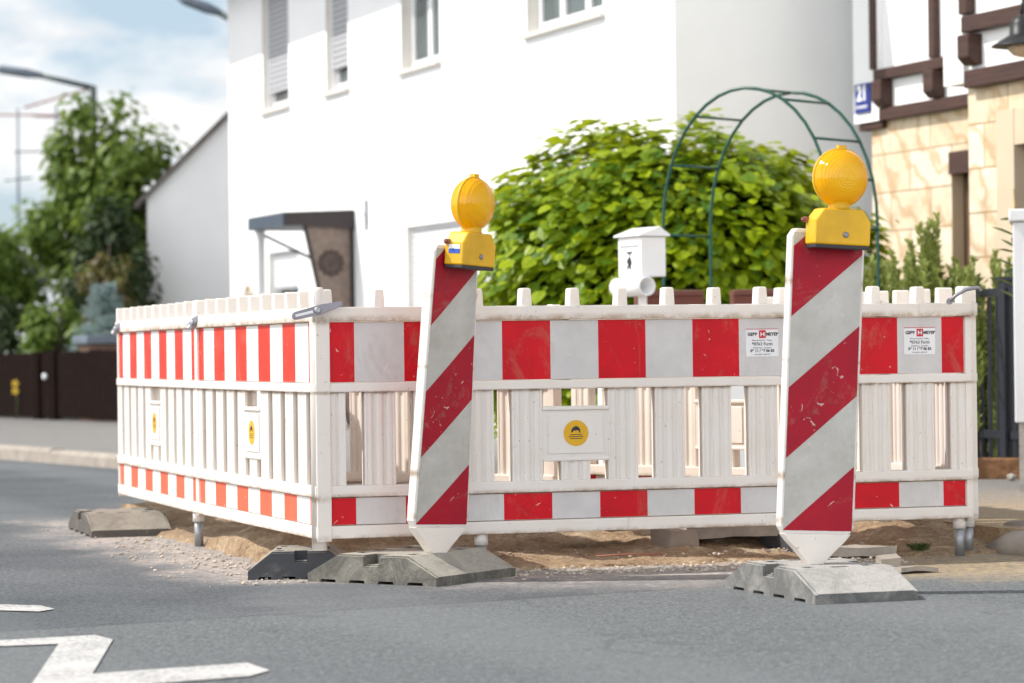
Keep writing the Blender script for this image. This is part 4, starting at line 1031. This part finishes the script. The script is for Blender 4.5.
prism(bm, [(-.02, 1.325), (.0, 1.345), (.016, 1.330), (.024, 1.305), (.012, 1.290), (.018, 1.268), (.006, 1.268), (-.004, 1.292), (-.022, 1.268), (-.028, 1.272), (-.012, 1.30), (-.028, 1.312)], -.0890, -.086, 'y')
fix(bm); bmesh.ops.transform(bm, matrix=L0, verts=bm.verts); link('ornament', bm, 'ink', body)
bm = BM()
LT = Matrix.Translation((-.06, -.03, 1.168)) @ Matrix.Rotation(R(28), 4, 'Z') @ Matrix.Rotation(R(90), 4, 'X')
lathe(bm, [(.054, -.17), (.056, -.17), (.056, .17), (.048, .17), (.048, -.15)], 24, LT); link('newspaper_tube', bm, 'frame_white', lx)
bm = BM(); box(bm, -.025, .025, -.025, .025, 0, 1.236); link('post', bm, 'frame_white', lx)
# black metal fence
mf = thing('metal_fence', 'black metal bar fence with square post left of the cabinet', 'fence', (2.98, 17.10, .1), -74)
bm = BM(); box(bm, -2.6, .9, -.018, .018, 1.10, 1.15); box(bm, -2.6, .9, -.018, .018, .24, .29); link('rail', bm, 'anthracite', mf)
bm = BM()
for k in range(30):
    x = -2.55 + k*.115
    if abs(x) > .06: box(bm, x-.012, x+.012, -.010, .010, .10, 1.098)
link('bar', bm, 'anthracite', mf)
for x in (-2.2, 0, .85):
    bm = BM(); box(bm, x-.045, x+.045, -.045, .045, 0, 1.19); p = link('post', bm, 'anthracite', mf, bevel=.006)
    bm = BM(); box(bm, x-.055, x+.055, -.055, .055, 1.192, 1.215); link('cap', bm, 'anthracite', p)
bm = BM(); box(bm, -3, 3.2, -.06, .06, 0, .13); eo = link('garden_edging', bm, 'edging', bevel=.012); eo.location = (3.0, 17.0, .10); eo.rotation_euler = (0, 0, R(-18)); tag(eo, 'rusty brown low edging at the foot of the black fence', 'edging')
bm = BM(); blob(bm, (0, 0, .02), .035, 77); o = link('pale_stone', bm, 'concrete'); o.location = (2.93, 16.75, .105); tag(o, 'single pale stone lying on the pavement below the black fence', 'stone')
# cabinet
cb = thing('utility_cabinet', 'grey white ribbed utility cabinet at the right edge', 'cabinet', (2.735, 15.5, .1), -12)
bm = BM(); box(bm, 0, .75, 0, .32, .38, 1.475)
fix(bm); ck = link('body', bm, 'cabinet', cb, bevel=.008)
bm = BM()
for k in range(9): box(bm, .06 + k*.075, .095 + k*.075, -.010, .0005, .46, 1.36)
link('rib', bm, 'cabinet', ck, bevel=.004)
bm = BM(); box(bm, -.02, .77, -.03, .34, 1.477, 1.545); link('lid', bm, 'cabinet', cb, bevel=.01)
bm = BM(); box(bm, .02, .73, .02, .30, 0, .379); link('plinth', bm, 'concrete', cb)
text('Phil', .085, 'graffiti', ck, (.13, -.0125, 1.40), name='graffiti', bold=.001)

# ------------------------------------------------------------------ dark garden fence with gate at far left
fd = Vector((.499, -.867, 0)); FA = math.degrees(math.atan2(fd.y, fd.x)); F0 = Vector((-6.845, 37.96, .1))
def picket_fence(name, label, s0, s1, h, woven=False, cat='fence'):
    t = thing(name, label, cat, tuple(F0 + fd*s0), FA)
    L = s1 - s0; rnd = random.Random(int(s0*10)+50)
    bm = BM(); x = .02
    while x < L - .05:
        w = rnd.uniform(.075, .095); hh = h + rnd.uniform(-.015, .015); box(bm, x, x+w, -.012, .012, .04, hh); x += w + .018
    link('picket', bm, 'fence_wood', t)
    bm = BM()
    for z in ((.2, .65) if not woven else (.12, .24, .36, .48, .60, .72)): box(bm, 0, L, -.045 if woven else .014, -.014 if woven else .05, z, z + (.05 if woven else .08))
    link('rail', bm, 'fence_wood', t)
    for x in (.0, L-.09):
        bm = BM(); box(bm, x, x+.09, -.05, .06, 0, h+.02); link('post', bm, 'fence_wood', t)
    return t
picket_fence('wooden_fence', 'dark picket fence left of the garden gate', -6.5, 1.45, .86)
gt = picket_fence('garden_gate', 'dark wooden garden gate with a pale knob', 1.49, 2.02, .86, cat='gate')
bm = BM(); lathe(bm, [(.02, 0), (.04, .02), (.04, .05), (.015, .06)], 14, Matrix.Translation((.42, -.05, .56)) @ Matrix.Rotation(R(90), 4, 'X')); fix(bm); link('knob', bm, 'enamel_white', gt)
picket_fence('wooden_fence', 'dark picket fence right of the garden gate', 2.06, 6.2, .88)
pl = thing('gate_pillar', 'brown pillar with slate cap rising behind the dark fence', 'pillar', (-5.15, 35.45, 0), FA)
bm = BM(); box(bm, -.2, .2, -.2, .2, .1, 1.06); link('shaft', bm, 'brickbrown', pl)
bm = BM(); box(bm, -.26, .26, -.26, .26, 1.062, 1.17); link('cap', bm, 'slate', pl, bevel=.02)
fl = thing('yellow_flower', 'yellow flower leaning through the dark picket fence', 'flower', (-6.50, 37.22, .1))
bm = BM(); tube(bm, [(0, 0, 0), (.02, 0, .25), (0, -.02, .45)], .01, 6); link('stem', bm, 'leaf_sprig', fl)
bm = BM()
for k in range(10):
    a = k*2*math.pi/5; leaf(bm, Vector((.03*math.cos(a), -.04, .47 + .03*math.sin(a) - (.10 if k > 4 else 0))), Vector((0, -1, .3)), Vector((math.cos(a), 0, math.sin(a))), .05, 2, .1)
link('blossom', bm, 'flower', fl)

# ------------------------------------------------------------------ light, sky, camera
EL = 47.0
to_sun = Vector((-math.cos(R(EL)), .0, math.sin(R(EL)))).normalized()
sd = bpy.data.lights.new('sun', 'SUN'); sd.energy = 5.0; sd.angle = R(.5); sd.color = (1.0, .955, .89)
so = bpy.data.objects.new('sun', sd); COL.objects.link(so); so.rotation_euler = to_sun.to_track_quat('Z', 'Y').to_euler(); so.location = (-10, 5, 20)
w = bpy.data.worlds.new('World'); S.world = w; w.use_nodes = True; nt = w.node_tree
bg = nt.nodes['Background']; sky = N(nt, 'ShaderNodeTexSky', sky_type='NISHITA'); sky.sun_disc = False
sky.sun_elevation = R(EL); sky.sun_rotation = R(-90); sky.altitude = 300; sky.air_density = 1.0; sky.dust_density = 1.6
tc = N(nt, 'ShaderNodeTexCoord').outputs['Generated']
mp = N(nt, 'ShaderNodeMapping'); mp.inputs['Scale'].default_value = (1, 1, 2.2); nt.links.new(tc, mp.inputs[0])
cn = noise_node(nt, 13, 8, .55, mp.outputs[0], .2)
cf = ramp(nt, cn.outputs[0], [(.38, (0, 0, 0)), (.56, (1, 1, 1))]).outputs[0]
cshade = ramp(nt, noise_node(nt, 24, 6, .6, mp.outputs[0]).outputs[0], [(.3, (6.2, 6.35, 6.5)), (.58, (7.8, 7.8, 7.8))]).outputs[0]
zen = smooth(nt, sep(nt, tc)[2], .26, .66, 1.0, .22)  # unseen clouds overhead dimmed so ground shadows stay dark
behind = math_(nt, 'MULTIPLY', zen, smooth(nt, math_(nt, 'ADD', math_(nt, 'MULTIPLY', sep(nt, tc)[0], .42), math_(nt, 'MULTIPLY', sep(nt, tc)[1], .91)), .45, -.55, 1.0, 3.5))      # added fill: unseen clouds behind the viewer brightened to lift the shade
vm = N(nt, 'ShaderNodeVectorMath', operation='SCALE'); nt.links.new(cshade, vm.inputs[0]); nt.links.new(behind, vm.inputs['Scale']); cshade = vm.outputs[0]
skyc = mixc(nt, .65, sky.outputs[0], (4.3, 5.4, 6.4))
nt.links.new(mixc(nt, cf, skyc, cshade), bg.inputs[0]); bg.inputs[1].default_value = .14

cd = bpy.data.cameras.new('camera'); co = bpy.data.objects.new('camera', cd); COL.objects.link(co); S.camera = co
cd.sensor_width = 36; cd.lens = 100; cd.clip_end = 3000; cd.clip_start = .1
co.matrix_world = Matrix.Translation((0, 0, .9)) @ Matrix.Rotation(R(90) + math.atan(10.5/2844.4), 4, 'X') @ Matrix.Rotation(R(-.71), 4, 'Z')
cd.dof.use_dof = True; cd.dof.focus_distance = 11.3; cd.dof.aperture_fstop = 3.2
S.view_settings.view_transform = 'Standard'; S.view_settings.look = 'None'; S.view_settings.exposure = 0
S.cycles.max_bounces = 8; S.cycles.transparent_max_bounces = 8; S.cycles.use_denoising = True
